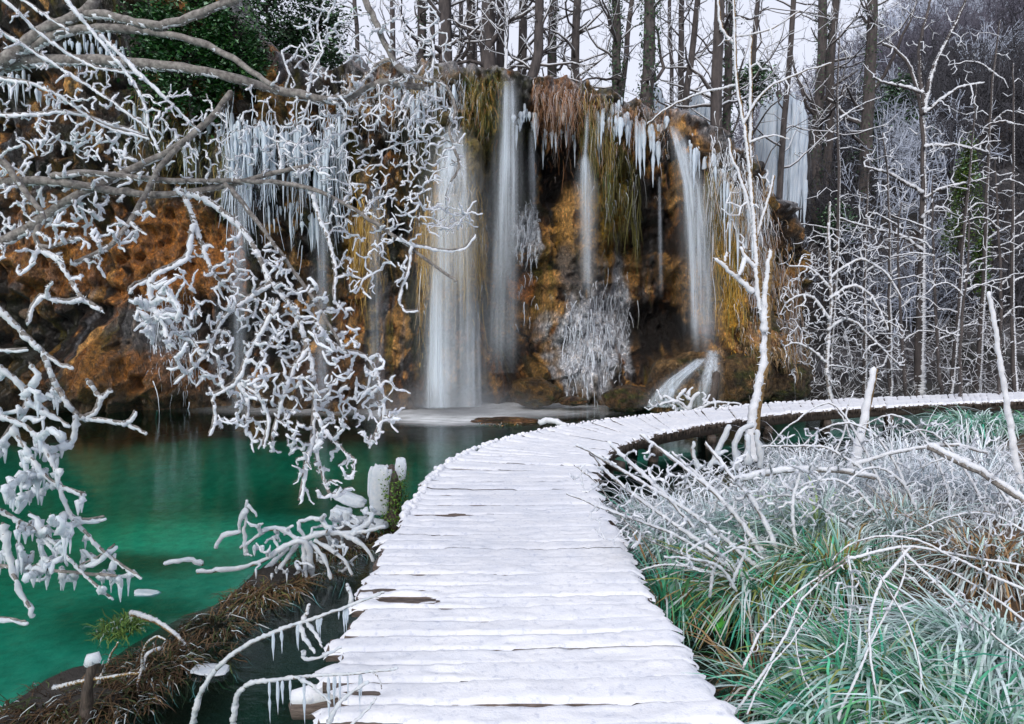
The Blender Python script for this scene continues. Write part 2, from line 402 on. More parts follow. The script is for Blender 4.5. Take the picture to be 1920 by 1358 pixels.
# marsh: sedge hummocks, pixel spots on the right of the walkway -> (X, Y, radius, height)
def ground_h(x, y):
    rp = right_of_path(x, y); bd = poly_dist(x, y, BANK)
    h = -1.6 + 0.05 * fbm(x * .22, y * .22, o=2, seed=5)
    # pond is shallow along the bank and under the walkway
    h = np.maximum(h, -0.28 - 1.6 * sst(0.3, 3.0, bd) + 0.08 * fbm(x, y, seed=9) * sst(2.2, 1.0, bd))
    h = np.maximum(h, -0.38 - 1.6 * sst(0.8, 3.0, np.abs(rp)))
    # bank
    h = np.maximum(h, -0.02 + 0.26 * fbm(x * 2.3, y * 2.3, o=4, seed=2) - 0.45 * sst(0.10, 0.6, bd + 0.18 * fbm(x * 1.7, y * 1.7, seed=6)) - 2.4 * sst(0.5, 1.7, bd))
    # marsh
    mar = -0.16 + 0.20 * fbm(x * .9, y * .9, o=3, seed=31) + 0.22 * sst(1.2, 2.6, rp) - 0.75 * sst(7.0, 8.2, y) * (1 - sst(11.5, 13.5, y)) * (1 - sst(5.5, 8.0, x))
    h = np.where(rp > 0, np.maximum(np.minimum(mar, -0.45 + 1.0 * sst(0.2, 1.5, rp)), -0.6), h)
    # pond floor shoals at the foot of the falls, then land
    h = h + (np.maximum(-0.5 - h, 0)) * sst(12.5, 15.5, y) * 0.75
    h = np.where((y > 14) & (x > 6), np.maximum(h, -0.4 + 0.9 * sst(14, 17, y) * sst(6, 8, x)), h)
    far = sst(16, 19, y)
    h = h * (1 - far) + far * (0.3)
    return h
gx = np.concatenate([np.linspace(-30, -10, 60, endpoint=False), np.linspace(-10, 12, 220, endpoint=False), np.linspace(12, 60, 50)])
gy = np.concatenate([np.linspace(-6, 2, 40, endpoint=False), np.linspace(2, 18, 200, endpoint=False), np.linspace(18, 40, 25)])
GX, GY = np.meshgrid(gx, gy, indexing='ij')
GH = ground_h(GX, GY)
def ground_at(x, y): return float(ground_h(np.array([float(x)]), np.array([float(y)]))[0])
silt = np.array([0.50, 0.62, 0.48]); weed = np.array([0.08, 0.13, 0.07]); mud = np.array([0.09, 0.055, 0.03]); dark = np.array([0.03, 0.024, 0.016])
pxg, pyg = proj(np.stack([GX, GY, np.zeros_like(GX)], -1))
w = .15 * sst(-0.4, 0.6, fbm(GX * .15 + 3, GY * .8, o=3, seed=77))
def ell(px, py, cx, cy, rx, ry): return np.clip(1 - np.hypot((px - cx) / rx, (py - cy) / ry), 0, 1)
nzg = fbm(GX * .22, GY * 1.5, o=3, seed=4) * 0.45
for cx, cy, rx, ry in ((250, 925, 260, 45), (760, 850, 170, 40), (640, 800, 330, 22), (1000, 835, 140, 30), (130, 1010, 130, 55), (900, 800, 160, 30), (250, 860, 190, 22), (60, 1130, 260, 90), (150, 1200, 200, 60)):
    w = np.maximum(w, .8 * sst(0.0, 0.9, ell(pxg, pyg, cx, cy, rx, ry) * (1.15 + 1.1 * nzg)))
for cx, cy, rx, ry in ((430, 970, 200, 60), (540, 910, 160, 40), (350, 1000, 160, 40), (300, 830, 140, 25), (690, 880, 90, 40)):
    w = w * (1 - 0.9 * sst(0.0, 0.6, ell(pxg, pyg, cx, cy, rx, ry)))
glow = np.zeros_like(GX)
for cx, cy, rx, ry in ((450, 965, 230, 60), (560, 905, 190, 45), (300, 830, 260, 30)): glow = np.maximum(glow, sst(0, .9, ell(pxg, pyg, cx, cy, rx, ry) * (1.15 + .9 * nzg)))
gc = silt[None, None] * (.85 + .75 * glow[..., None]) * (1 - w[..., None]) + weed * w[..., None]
sh = sst(2.2, 0.9, poly_dist(GX, GY, BANK))[..., None] * np.ones(3)
brown = np.array([0.085, 0.052, 0.03])
gc = gc * (1 - sh) + brown * sh
rp = right_of_path(GX, GY)
k = sst(-1.1, -0.2, rp)[..., None]; gc = gc * (1 - k) + mud * k
k = (sst(0.0, 0.6, GH) * 0.6)[..., None]; gc = gc * (1 - k) + np.array([0.10, 0.085, 0.05]) * k
k = (sst(-0.2, 0.03, GH) * (rp < 0))[..., None]; gc = gc * (1 - k) + dark * .7 * k
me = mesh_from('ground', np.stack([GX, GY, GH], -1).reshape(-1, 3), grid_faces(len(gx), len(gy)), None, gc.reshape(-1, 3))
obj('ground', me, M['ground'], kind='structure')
# water sheet; what passes through it depends on how deep the bed lies below
dep = np.clip(-GH, 0, 3)
kabs = np.array([1.7, 0.16, 0.29])
tint = np.exp(-kabs[None, None] * dep[..., None] * 1.0)
foam = np.zeros_like(GX)
for cx, cy, rx, ry, s in ((840, 768, 190, 36, 2.2), (900, 766, 320, 26, 1.2), (560, 768, 260, 16, .6), (1290, 768, 60, 14, 0.6), (1130, 758, 130, 14, .5)):
    foam = np.maximum(foam, sst(0, 1, np.clip(ell(pxg, pyg, cx, cy, rx, ry) * s, 0, 1)) * .95)
wc = np.concatenate([tint, foam[..., None]], -1)
me = mesh_from('pond_water', np.stack([GX, GY, np.zeros_like(GX)], -1).reshape(-1, 3), grid_faces(len(gx), len(gy)), None, wc.reshape(-1, 4))
obj('pond_water', me, M['water'], kind='structure')

# ---------------- the tufa cliff
BC = np.array([(-22, 14.2), (-16, 15.0), (-12, 15.4), (-8, 15.6), (-4, 15.65), (-1.5, 15.7), (0, 16.0), (1.5, 16.4), (3.0, 16.4), (4.4, 16.2), (5.4, 16.4), (6.1, 17.0), (6.7, 18.0), (7.1, 19.5), (7.5, 22.0), (8, 26)])
seg = np.hypot(*np.diff(BC, axis=0).T); ss = np.concatenate([[0], np.cumsum(seg)])
sm = np.concatenate([np.linspace(0, ss[2], 150, endpoint=False), np.linspace(ss[2], ss[-4], 640, endpoint=False), np.linspace(ss[-4], ss[-1], 90)])
bx_ = np.interp(sm, ss, BC[:, 0]); by_ = np.interp(sm, ss, BC[:, 1])
for _ in range(40):
    by_[1:-1] = (by_[:-2] + 2 * by_[1:-1] + by_[2:]) / 4; bx_[1:-1] = (bx_[:-2] + 2 * bx_[1:-1] + bx_[2:]) / 4
tx = np.gradient(bx_); ty = np.gradient(by_); tl = np.hypot(tx, ty); nx_ = ty / tl; ny_ = -tx / tl
# top heights along the curve, by pixel at ~15.5 m
TP = [(-600, -260), (0, -110), (200, -80), (330, -100), (430, -30), (480, 70), (540, 125), (640, 148), (760, 158), (850, 150), (950, 146), (1010, 150), (1100, 165), (1180, 195), (1230, 205), (1275, 215), (1310, 250), (1345, 300), (1400, 330), (1440, 385), (1475, 470), (1500, 560), (1530, 640), (1600, 690)]
tpx = np.array([at(a, b, 15.7)[0] for a, b in TP]); tpz = np.array([at(a, b, 15.7)[2] for a, b in TP])
ztop = np.interp(bx_, tpx, tpz) + 0.18 * fbm(sm * 0.9, sm * 0 + 3, o=3, seed=8)
ztop = np.where(sm > ss[-4], np.maximum(ztop * 0.98, 1.2), ztop)
NV = 230
tv = np.concatenate([np.linspace(-0.06, 1, NV), 1 + np.linspace(0, 1, 20)[1:] * 0.25])
S, TV = np.meshgrid(sm, tv, indexing='ij')
ZT = ztop[:, None]; wall = np.clip(TV, -0.06, 1); zn = np.clip(wall, 0, 1)
Z = wall * ZT
X0 = bx_[:, None]; 
back = np.clip(TV - 1, 0, None) * 10                     # roll back onto the plateau
# features by pixel: recesses (<0) and cushions (>0), metres out of the wall
FE = [(1030, 310, 60, 70, -0.9), (1080, 420, 60, 130, -0.25), (1205, 460, 42, 55, -1.5), (1235, 620, 75, 75, -2.4), (1290, 560, 55, 60, -0.5),
      (965, 590, 55, 150, -1.0), (935, 500, 28, 140, -0.6), (1010, 600, 26, 120, -0.5), (700, 560, 60, 140, -0.6), (760, 400, 30, 130, -0.6), (560, 520, 60, 190, -0.5), (200, 520, 60, 90, -0.6), (330, 420, 70, 120, -0.5), (90, 640, 70, 70, -0.5), (420, 640, 90, 90, -0.3),
      (850, 430, 60, 190, 1.15), (850, 330, 34, 90, 0.35), (690, 440, 36, 90, 0.6), (905, 240, 40, 90, 0.55), (1060, 200, 55, 60, 0.5), (1115, 330, 42, 170, 0.55), (1080, 400, 22, 60, 0.35),
      (1120, 640, 70, 90, 0.65), (1180, 470, 30, 120, 0.3), (1280, 500, 40, 60, 0.45), (1370, 520, 40, 150, 0.85), (1330, 420, 60, 190, 0.4), (1300, 300, 50, 60, .5),
      (1300, 705, 95, 60, 1.25), (1340, 690, 60, 60, 0.7), (1430, 660, 70, 90, 0.9), (980, 735, 45, 30, 0.5), (840, 690, 60, 80, 0.45), (250, 690, 130, 70, 0.6), (60, 480, 60, 80, 0.4), (450, 300, 70, 90, 0.3), (130, 720, 120, 50, 0.5)]
def cliff_out(S, Z, zn, X):
    o = 0.95 * sst(0.66, 0.97, zn) - 0.15 * sst(0.2, 0.45, zn) + 0.45 * sst(0.2, 0.0, zn)
    o = o + 0.95 * fbm(S * 0.55, Z * 0.16, o=3, seed=21) * (1 - 0.4 * sst(.8, 1, zn))
    b = np.abs(fbm(S * 1.15, Z * 0.75, 0.5 + 0 * S, o=4, seed=40)); o = o + 0.75 * (0.28 - b)
    b2 = np.abs(noise(S * 3.1 + 2 * noise(S, Z), Z * 2.2, seed=66)); o = o + 0.26 * (0.4 - b2)
    o = o - 0.22 * sst(.25, .6, noise(S * 3.7, Z * 2.9, seed=72)) + 0.15 * fbm(S * 5, Z * 3.2, o=4, seed=70) + 0.05 * noise(S * 14, Z * 9, seed=71)
    st = fbm(S * 5.5, Z * 0.5, o=3, seed=90); o = o + 0.16 * st * sst(.35, .8, zn)
    for cx, cy, rx, ry, a in FE:
        p = at(cx, cy, 15.6)
        sx, sz = rx / F * 15.6, ry / F * 15.6
        e = ((X - p[0]) / sx) ** 2 + ((Z - p[2]) / sz) ** 2
        o = o + a * np.exp(-e * (0.9 + 0.5 * noise(X * 3, Z * 3, seed=5)))
    return o
XX = np.broadcast_to(X0, S.shape)
OUT = cliff_out(S, Z, zn, XX)
wpx = S + .25 * fbm(S * 1.1, Z * 1.1, o=3, seed=81); wpz = Z + .25 * fbm(S * 1.1 + 9, Z * 1.1, o=3, seed=82)
WA, IA = worley(wpx * 2.0, wpz * 1.25, 200); WB, IB = worley(wpx * 4.6, wpz * 3.2, 210)
lumpy = sst(.99, .80, zn)
OUT = OUT + lumpy * (0.30 * (0.45 - WA) + 0.13 * (0.45 - WB) + 0.16 * (IA - .5) + .05 * (IB - .5))
OUT = np.where(sm[:, None] > ss[-4], OUT * 0.6, OUT)
# left of 450 px the cliff leans over a little more
CXv = X0 + nx_[:, None] * (OUT - back); CYv = by_[:, None] + ny_[:, None] * (OUT - back)
CZv = Z + 0.10 * fbm(S * 2.5, Z * 2.5, TV * 3, o=3, seed=13) * (zn > 0.02) + np.where(TV > 1, 0.35 * np.sqrt(np.clip(TV - 1, 0, 1)) + 0.12 * fbm(S * 1.5, back * 1.5, o=3, seed=14), 0)
CV = np.stack([CXv, CYv, CZv], -1)
cpx, cpy = proj(CV)
# rock colours: ochre tufa, black wet rock, moss, ice crust, plus painted recess shade
ochre = np.array([0.74, 0.31, 0.07]); umber = np.array([0.13, 0.068, 0.03]); black = np.array([0.022, 0.018, 0.017]); tan = np.array([0.95, 0.56, 0.19])
moss = np.array([0.22, 0.20, 0.03]); dmoss = np.array([0.045, 0.06, 0.018]); gold = np.array([0.75, 0.43, 0.06]); icec = np.array([1.0, 1.1, 1.25]); grey = np.array([0.25, 0.26, 0.28])
n1 = fbm(S * 1.3, Z * .8, o=5, seed=101); n2 = fbm(S * 3.2, Z * 1.3, o=4, seed=102); n3 = fbm(S * 4.5, Z * .55, o=4, seed=103); n4 = fbm(S * 8, Z * 6, o=3, seed=104)
def lay(c, col, m): return c * (1 - m[..., None]) + col * m[..., None]
cc = np.broadcast_to(umber, CV.shape).copy()
cc = lay(cc, ochre, sst(-0.12, 0.28, n1 + 0.4 * n2))
cc = lay(cc, tan, sst(0.24, 0.5, n2 + 0.35 * n4) * 0.65)
cc = lay(cc, black, sst(0.0, 0.25, n3 - 0.5 * n1 + 0.12 * n4 - .04) * 0.82)
cc = lay(cc, black, sst(0.05, 0.3, -OUT - 0.05 + 0.3 * n2) * 0.4)  # black follows wall depth, painting shade into the recesses
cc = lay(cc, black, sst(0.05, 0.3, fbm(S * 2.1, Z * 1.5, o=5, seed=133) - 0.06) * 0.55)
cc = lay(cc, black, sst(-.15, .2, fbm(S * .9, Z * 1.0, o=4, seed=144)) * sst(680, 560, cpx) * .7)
tone = np.clip(.10 * sst(900, 960, cpx) + .55 * IA + .45 * IB + .35 * n1 + .12 * n4, 0, 1)
cc = lay(cc, black, sst(.52, .36, tone) * .85); cc = lay(cc, ochre, sst(.60, .68, tone) * .7); cc = lay(cc, tan, sst(.62, .72, tone) * .85)
stk = fbm(S * 5.0, Z * .22, o=4, seed=151); cc = lay(cc, black, sst(.08, .28, stk) * .8); stk2 = fbm(S * 6.5, Z * .3, o=4, seed=152); cc = lay(cc, np.array([.30, .33, .38]), sst(.22, .4, stk2) * .55); cc = lay(cc, moss, sst(.2, .38, fbm(S * 4, Z * .35, o=4, seed=153)) * .6)
cc = cc * (1.15 - .55 * sst(.25, .6, WB))[..., None]  # lump rims darkened, crease shade put into the colour
cc = lay(cc, dmoss, sst(0.1, 0.35, fbm(S * 1.7, Z * 1.1, o=4, seed=120)) * 0.55)
PATCH = [((905, 230), (70, 110), moss, 1.0), ((1120, 300), (60, 130), moss, 0.95), ((1060, 200), (75, 60), np.array([.34, .17, .07]), 1.0), ((1110, 420), (60, 150), gold * .8, 0.6),
         ((850, 470), (62, 130), gold, 0.95), ((880, 360), (34, 130), np.array([.45, .36, .14]), .9), ((690, 460), (40, 90), gold * .75, 1.0), ((1368, 530), (34, 110), gold * 1.1, 1.0), ((1350, 430), (40, 140), moss * 1.1, .9),
         ((1110, 640), (75, 105), icec, 1.15), ((1165, 600), (24, 110), icec, 1.1), ((1090, 520), (40, 60), grey, .7), ((990, 440), (30, 45), icec, .8), ((870, 640), (45, 100), grey, .5), ((320, 640), (60, 80), grey, .9), ((250, 610), (40, 60), grey, .7), ((620, 700), (100, 60), umber, .8),
         ((1040, 320), (75, 60), black, 1.0), ((960, 580), (30, 130), black, .5), ((1210, 470), (50, 60), black, .7), ((1240, 620), (80, 80), black, 1.0), ((930, 330), (50, 90), black, .5),  # black mostly over the carved hollows, their shade added as colour
         ((1300, 700), (90, 55), np.array([.2, .13, .06]), .8), ((1290, 520), (60, 60), tan * .9, .7), ((975, 540), (25, 30), ochre * 1.1, .9), ((1080, 400), (30, 45), tan, .9), ((1400, 420), (40, 150), np.array([.26, .16, .09]), .8),
         ((450, 310), (90, 70), grey, .7), ((300, 300), (80, 80), dmoss, .7), ((230, 700), (160, 50), ochre * .8, .6), ((330, 500), (130, 110), ochre * 1.05, .8), ((110, 480), (150, 90), ochre, .6)]
for (cx, cy), (rx, ry), col, s in PATCH:
    e = 1 - np.hypot((cpx - cx) / rx, (cpy - cy) / ry)
    cc = lay(cc, col, np.clip(sst(-0.15, 0.4, e + 0.75 * n3 + 0.25 * n4) * s, 0, 1) * (e > -0.5))
# rime crust along the lip and on the ledges
lipm = sst(0.93, 1.0, zn) * sst(-0.25, 0.15, n2 + n4)
cc = lay(cc, np.array([0.62, 0.66, 0.74]), np.where(TV > 1, 0.8 * sst(-.3, .1, n2 + n4), lipm * 0.75))
cc = lay(cc, np.array([0.6, 0.64, 0.72]), sst(0.25, 0.45, n3 + 0.3 * n4) * sst(1320, 1400, cpx) * 0.8)
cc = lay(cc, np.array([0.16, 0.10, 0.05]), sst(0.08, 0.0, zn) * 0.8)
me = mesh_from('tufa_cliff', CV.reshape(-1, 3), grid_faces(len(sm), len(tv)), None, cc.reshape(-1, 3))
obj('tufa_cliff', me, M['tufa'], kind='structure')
# lookup: pixel -> nearest rock surface
BIN = 6
_bd = np.full((420, 260), np.nan); 
_ix = ((cpx + 300) / BIN).astype(int).ravel(); _iy = ((cpy + 100) / BIN).astype(int).ravel(); _dd = CYv.ravel()
ok = (_ix >= 0) & (_ix < 420) & (_iy >= 0) & (_iy < 260)
_o = np.argsort(-_dd[ok]); _bd[_ix[ok][_o], _iy[ok][_o]] = _dd[ok][_o]
def surf_d(px, py):
    i = int((px + 300) / BIN); j = int((py + 100) / BIN)
    for r in range(0, 7):
        a = _bd[max(i - r, 0):i + r + 1, max(j - r, 0):j + r + 1]
        if a.size and not np.all(np.isnan(a)): return float(np.nanmin(a))
    return 16.0
def on_cliff(px, py, off=0.0): return at(px, py, surf_d(px, py) - off)

# ---------------- plateau behind the cliff top
ux = np.linspace(-26, 9.5, 150); uy = np.linspace(0, 1, 60)
UX, UY = np.meshgrid(ux, uy, indexing='ij')
pb = np.interp(UX, BC[:, 0], BC[:, 1]); pz = np.interp(UX, tpx, tpz)
PY = pb + 0.6 + UY ** 1.5 * 40
PZ = np.minimum(pz, 10.5) - 0.12 + 0.25 * fbm(UX * .7, PY * .7, o=4, seed=55) - 0.02 * (PY - pb)
edge = sst(5.0, 8.5, UX); PZ = PZ * (1 - edge) + edge * np.minimum(PZ, 1.2 + 6.5 * UY)
pc = np.array([0.13, 0.085, 0.055]) * (1 + 0 * UX[..., None]); k = sst(-0.1, 0.3, fbm(UX * 1.6, PY * 1.6, o=4, seed=58))[..., None]
pc = pc * (1 - k) + np.array([0.55, 0.58, 0.64]) * k
me = mesh_from('plateau', np.stack([UX, PY, PZ], -1).reshape(-1, 3), grid_faces(150, 60), None, pc.reshape(-1, 3))
obj('forest_floor', me, M['ground'], kind='structure')
def plateau_z(x, y):
    b = np.interp(x, BC[:, 0], BC[:, 1]); z = min(np.interp(x, tpx, tpz), 10.5) - 0.12 - 0.02 * (y - b)
    return float(z)

# ---------------- valley side on the right
apx = np.linspace(1250, 4200, 190); ar = np.concatenate([np.linspace(14.5, 34, 90, endpoint=False), np.linspace(34, 130, 70)])
AP, AR = np.meshgrid(apx, ar, indexing='ij')
ridge = np.interp(AP, [1250, 1380, 1450, 1550, 1620, 1700, 1800, 1920, 2400, 4200], [20, 21, 23, 28, 31.5, 34, 36, 39, 44, 46])
prof = np.interp(AR, [14.5, 18, 20, 22.5, 25, 28, 34, 45, 60, 76, 95, 130], [0.0, .015, .035, .10, .20, .27, .34, .52, .76, 1.0, 1.02, 0.9])
HZ = ridge * prof - 0.6 + 0.3
HX = (AP - CX) / F * AR; HY = AR.copy()
amp = 0.25 + 0.03 * AR
HZ = HZ + amp * fbm(HX * .35, HY * .35, o=5, seed=61) * sst(17, 22, AR) - 2.0 * sst(20, 15, AR) * (AP < 1500)
# fluted rock in the steep band
fl = fbm(AP * 0.02, HZ * 0.25, o=4, seed=62); HY = HY + 1.2 * fl * sst(20, 22, AR) * sst(30, 26, AR)
lower = sst(1480, 1400, AP); HZ = HZ - lower * 3.5 * sst(30, 20, AR)
nn = fbm(HX * .9, HY * .9, HZ * .5, o=4, seed=63); nb = fbm(HX * .25, HY * .25, HZ * .3, o=4, seed=64)
hc = np.array([0.045, 0.040, 0.042]) * np.ones(HX.shape + (3,))
hc = lay(hc, np.array([0.10, 0.07, 0.055]), sst(0.0, 0.35, nb) * 0.8)
hc = lay(hc, np.array([0.45, 0.48, 0.55]), sst(0.02, 0.3, nn) * sst(30, 24, AR) * 0.4)
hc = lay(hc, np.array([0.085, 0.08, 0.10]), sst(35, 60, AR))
hc = lay(hc, np.array([0.05, 0.06, 0.05]), sst(0.1, 0.3, fbm(HX * .5, HY * .5, HZ * .7, o=4, seed=65)) * 0.6)
me = mesh_from('hillside', np.stack([HX, HY, HZ], -1).reshape(-1, 3), grid_faces(len(apx), len(ar)), None, hc.reshape(-1, 3))
obj('hillside', me, M['tufa'], kind='structure')
hpx, hpy = proj(np.stack([HX, HY, HZ], -1))
def hill_z(px, r):
    i = np.clip(np.interp(px, apx, np.arange(len(apx))), 0, len(apx) - 1); j = np.interp(r, ar, np.arange(len(ar)))
    i = int(i); j = int(j); return np.array([HX[i, j], HY[i, j], HZ[i, j]])
# ================================================================== BOARDWALK
seg = np.linalg.norm(np.diff(EC, axis=0), axis=1); se = np.concatenate([[0], np.cumsum(seg)])
walk = thing('boardwalk', 'long curving wooden boardwalk under snow, crossing the pond', 'boardwalk', loc=(float(EC[1, 0]), float(EC[1, 1]), 0))
s = 0.0; planks = []
while s < se[-1] - 0.1:
    w = R.uniform(0.135, 0.175); planks.append((s, w)); s += w + R.uniform(0.004, 0.012)
def el(s): return np.array([np.interp(s, se, EL[:, k]) for k in range(3)])
def er(s): return np.array([np.interp(s, se, ER[:, k]) for k in range(3)])
def smooth_edge(E):
    q = np.linspace(0, se[-1], 400); A = np.stack([np.interp(q, se, E[:, k]) for k in range(3)], 1)
    for _ in range(25): A[1:-1] = (A[:-2] + 2 * A[1:-1] + A[2:]) / 4
    return q, A
qL, AL = smooth_edge(EL); qR, AR_ = smooth_edge(ER)
el = lambda s: np.array([np.interp(s, qL, AL[:, k]) for k in range(3)])
er = lambda s: np.array([np.interp(s, qR, AR_[:, k]) for k in range(3)])
wl = -walk.location
for i, (s, w) in enumerate(planks):
    a0, a1, b0, b1 = el(s), el(s + w), er(s), er(s + w)
    ax = (b0 + b1 - a0 - a1) / 2; L = np.linalg.norm(ax); ax /= L
    ea = R.normal(0, 0.022) ; eb = R.normal(0, 0.022)
    if R.random() < 0.12: ea += 0.04
    a0 = a0 - ax * ea; a1 = a1 - ax * ea; b0 = b0 + ax * eb; b1 = b1 + ax * eb
    top = DECK - 0.012 + R.normal(0, 0.0025)
    tilt = R.normal(0, 0.003)
    V = []
    for z in (top - 0.045, top):
        for p, dz in ((a0, tilt), (b0, -tilt), (b1, -tilt), (a1, tilt)): V.append((p[0], p[1], z + dz))
    me = mesh_from('plank', np.array(V), np.array([(0, 3, 2, 1), (4, 5, 6, 7), (0, 1, 5, 4), (1, 2, 6, 5), (2, 3, 7, 6), (3, 0, 4, 7)]), smooth=False)
    pl = obj('plank', me, M['wood'], walk); pl.location = wl
    # snow lying on this plank
    mid = (a0 + b1) / 2; near = mid[1] < 5.5 and mid[0] < 3
    nu, nv = (64, 9) if near else (36, 6)
    u = np.linspace(0, 1, nu); v = np.linspace(0, 1, nv); U, Vv = np.meshgrid(u, v, indexing='ij')
    sc = s + w * Vv
    ea2 = 0.02 * fbm(sc * 9 + 5, sc * 0, o=2, seed=3); 
    Ue = U * (1 + 0.02) - 0.01
    A = a0[None, None] * (1 - Vv[..., None]) + a1 * Vv[..., None]; B = b0[None, None] * (1 - Vv[..., None]) + b1 * Vv[..., None]
    # gaps between planks open and close along their length
    along = (a1 - a0) / (np.linalg.norm(a1 - a0) + 1e-6)
    ug = U * L
    g0 = 0.011 - 0.006 * sst(.55, .1, U) + 0.020 * fbm(ug * 1.3 + i * 3.1, ug * 0 + 1.7, o=3, seed=12)
    g1 = 0.011 - 0.006 * sst(.55, .1, U) + 0.020 * fbm(ug * 1.3 + (i + 1) * 3.1, ug * 0 + 1.7, o=3, seed=12)
    grow = (-g0 * (1 - Vv) + g1 * Vv)
    P = A * (1 - Ue[..., None]) + B * Ue[..., None] + along * grow[..., None]
    endf = sst(0, 0.035, U) * sst(0, 0.035, 1 - U)
    wx, wy = P[..., 0], P[..., 1]
    th = 0.015 + 0.007 * fbm(wx * 1.1, wy * 1.1, o=3, seed=15) + 0.010 * fbm(wx * 5, wy * 9, o=4, seed=16) + 0.005 * noise(wx * 26, wy * 34, seed=19)
    th = th + 0.012 * sst(0.60, 0.95, U) + 0.028 * np.exp(-(U / 0.05) ** 2) * sst(4.4, 6.0, wy)
    th = th - 0.026 * sst(.32, .62, fbm(wx * 1.6 + 4, wy * 9, o=3, seed=17)) * sst(.55, .15, U) * (1 - endf * 0)
    prof = np.clip(1 - np.abs(Vv * 2 - 1) ** 6, 0.0, 1) * 0.12 + 0.88
    edge_drop = np.where((Vv < 0.001), np.where(g0 > .007, .003, .018), np.where(Vv > 0.999, np.where(g1 > .007, .003, .018), 0.0))
    Zs = top + tilt * (1 - 2 * U) + np.maximum(th, -0.006) * prof * (0.25 + 0.75 * endf) - edge_drop
    Zs = np.where((U < 0.001) | (U > 0.999), Zs - 0.02, Zs)
    P[..., 2] = Zs
    # ragged snow ends
    jag = (0.05 * fbm(wx * 22, wy * 22, o=2, seed=22))
    P = P + ax * (jag * (1 - sst(0, .03, U)))[..., None] - ax * (jag * (1 - sst(0, .03, 1 - U)))[..., None]
    sm_ = mesh_from('snow', P.reshape(-1, 3), grid_faces(nu, nv))
    obj('snow', sm_, M['snow'], pl)
# stringers, cross beams and posts
def beam(name, pts, hw, hh, mat_, parent):
    pts = np.asarray(pts, float); t = np.gradient(pts, axis=0); t /= np.linalg.norm(t, axis=1, keepdims=True)
    sd = np.stack([t[:, 1], -t[:, 0], 0 * t[:, 0]], 1); sd /= np.linalg.norm(sd, axis=1, keepdims=True)
    up = np.array([0, 0, 1.0]); n = len(pts)
    V = np.stack([pts - sd * hw - up * hh, pts + sd * hw - up * hh, pts + sd * hw + up * hh, pts - sd * hw + up * hh], 1).reshape(-1, 3)
    Q = [(i * 4 + j, i * 4 + (j + 1) % 4, i * 4 + 4 + (j + 1) % 4, i * 4 + 4 + j) for i in range(n - 1) for j in range(4)] + [(0, 3, 2, 1), (n * 4 - 4, n * 4 - 3, n * 4 - 2, n * 4 - 1)]
    o = obj(name, mesh_from(name, V, np.array(Q), smooth=False), mat_, parent); o.location = -parent.location; return o
q = np.linspace(0.02, se[-1] - 0.02, 60)
for f in (0.13, 0.5, 0.87):
    pts = np.array([el(x) * (1 - f) + er(x) * f for x in q]); pts[:, 2] = DECK - 0.058 - 0.075
    beam('stringer', pts, 0.055, 0.074, M['post'], walk)
k = 0
for sx in np.arange(1.6, se[-1], 1.55):
    a, b = el(sx), er(sx); ax = (b - a) / np.linalg.norm(b - a)
    ext = 0.03 if k != 1 else 0.10
    aa = a - ax * ext; bb = b + ax * 0.04; aa[2] = bb[2] = DECK - 0.212 - 0.06
    beam('cross_beam', [aa, (aa + bb) / 2, bb], 0.06, 0.058, M['post'], walk)
    for f in (0.14, 0.86):
        p = a * (1 - f) + b * f; T = Tubes(8); g = ground_at(p[0], p[1]) - 0.3
        zz = np.linspace(g, DECK - 0.332, 5); T.add(np.stack([p[0] + 0.01 * R.normal(size=5), p[1] + 0.01 * R.normal(size=5), zz], 1), [0.085, .08, .083, .078, .08])
        o = obj('post', T.mesh('post'), M['post'], walk); o.location = wl
    k += 1
# fringe of rime and small icicles under the marsh-side edge of the far stretch
T = Tubes(4)
for s in np.arange(8.5, se[-1] - 2, 0.022):
    p = er(s) + np.array([0, -0.01, 0]); L = R.uniform(0.02, 0.11); p[2] = DECK - 0.01 - R.uniform(0, 0.05)
    T.add([p, p - [0, 0, L * .5], p - [0, 0, L]], [0.012, 0.008, 0.003])
o = obj('icicle_fringe', T.mesh('fringe'), M['post'], walk, kind='stuff'); o.location = wl
# crumbly snow ridge along the pond-side edge
T = Tubes(6)
for s in np.arange(7.0, 16.5, 0.035):
    p = el(s) + np.array([R.normal(0, .015), R.normal(0, .02), R.uniform(0.0, 0.02)]); r = R.uniform(0.012, 0.036) * (1.25 if s < 10.5 else 0.8)
    v = R.normal(size=3); v /= np.linalg.norm(v)
    T.add([p - v * r * .6, p, p + v * r * .6], [r * .8, r, r * .7])
o = obj('snow_crumbs', T.mesh('crumbs'), M['snow'], walk, kind='stuff'); o.location = wl
# log butt sticking out under the deck, near left
T = Tubes(10); a = onz(552, 1322, 0.30); b = onz(640, 1318, 0.30)
T.add([a, a * .5 + b * .5, b + [0.25, 0, 0]], [0.062, 0.064, 0.066]); 
t = thing('log_end', 'snow-topped round log butt poking out beneath the nearest planks', 'log', loc=tuple(a)); put('log', T.mesh('log'), M['wood'], t)
T = Tubes(8); T.add([a + [0.0, -0.02, .045], a + [0.08, -.01, .055], a + [0.16, 0, .052], b + [0.02, 0, .05]], [0.035, .045, .042, .03]); put('snow', T.mesh('log_snow'), M['snow'], t)

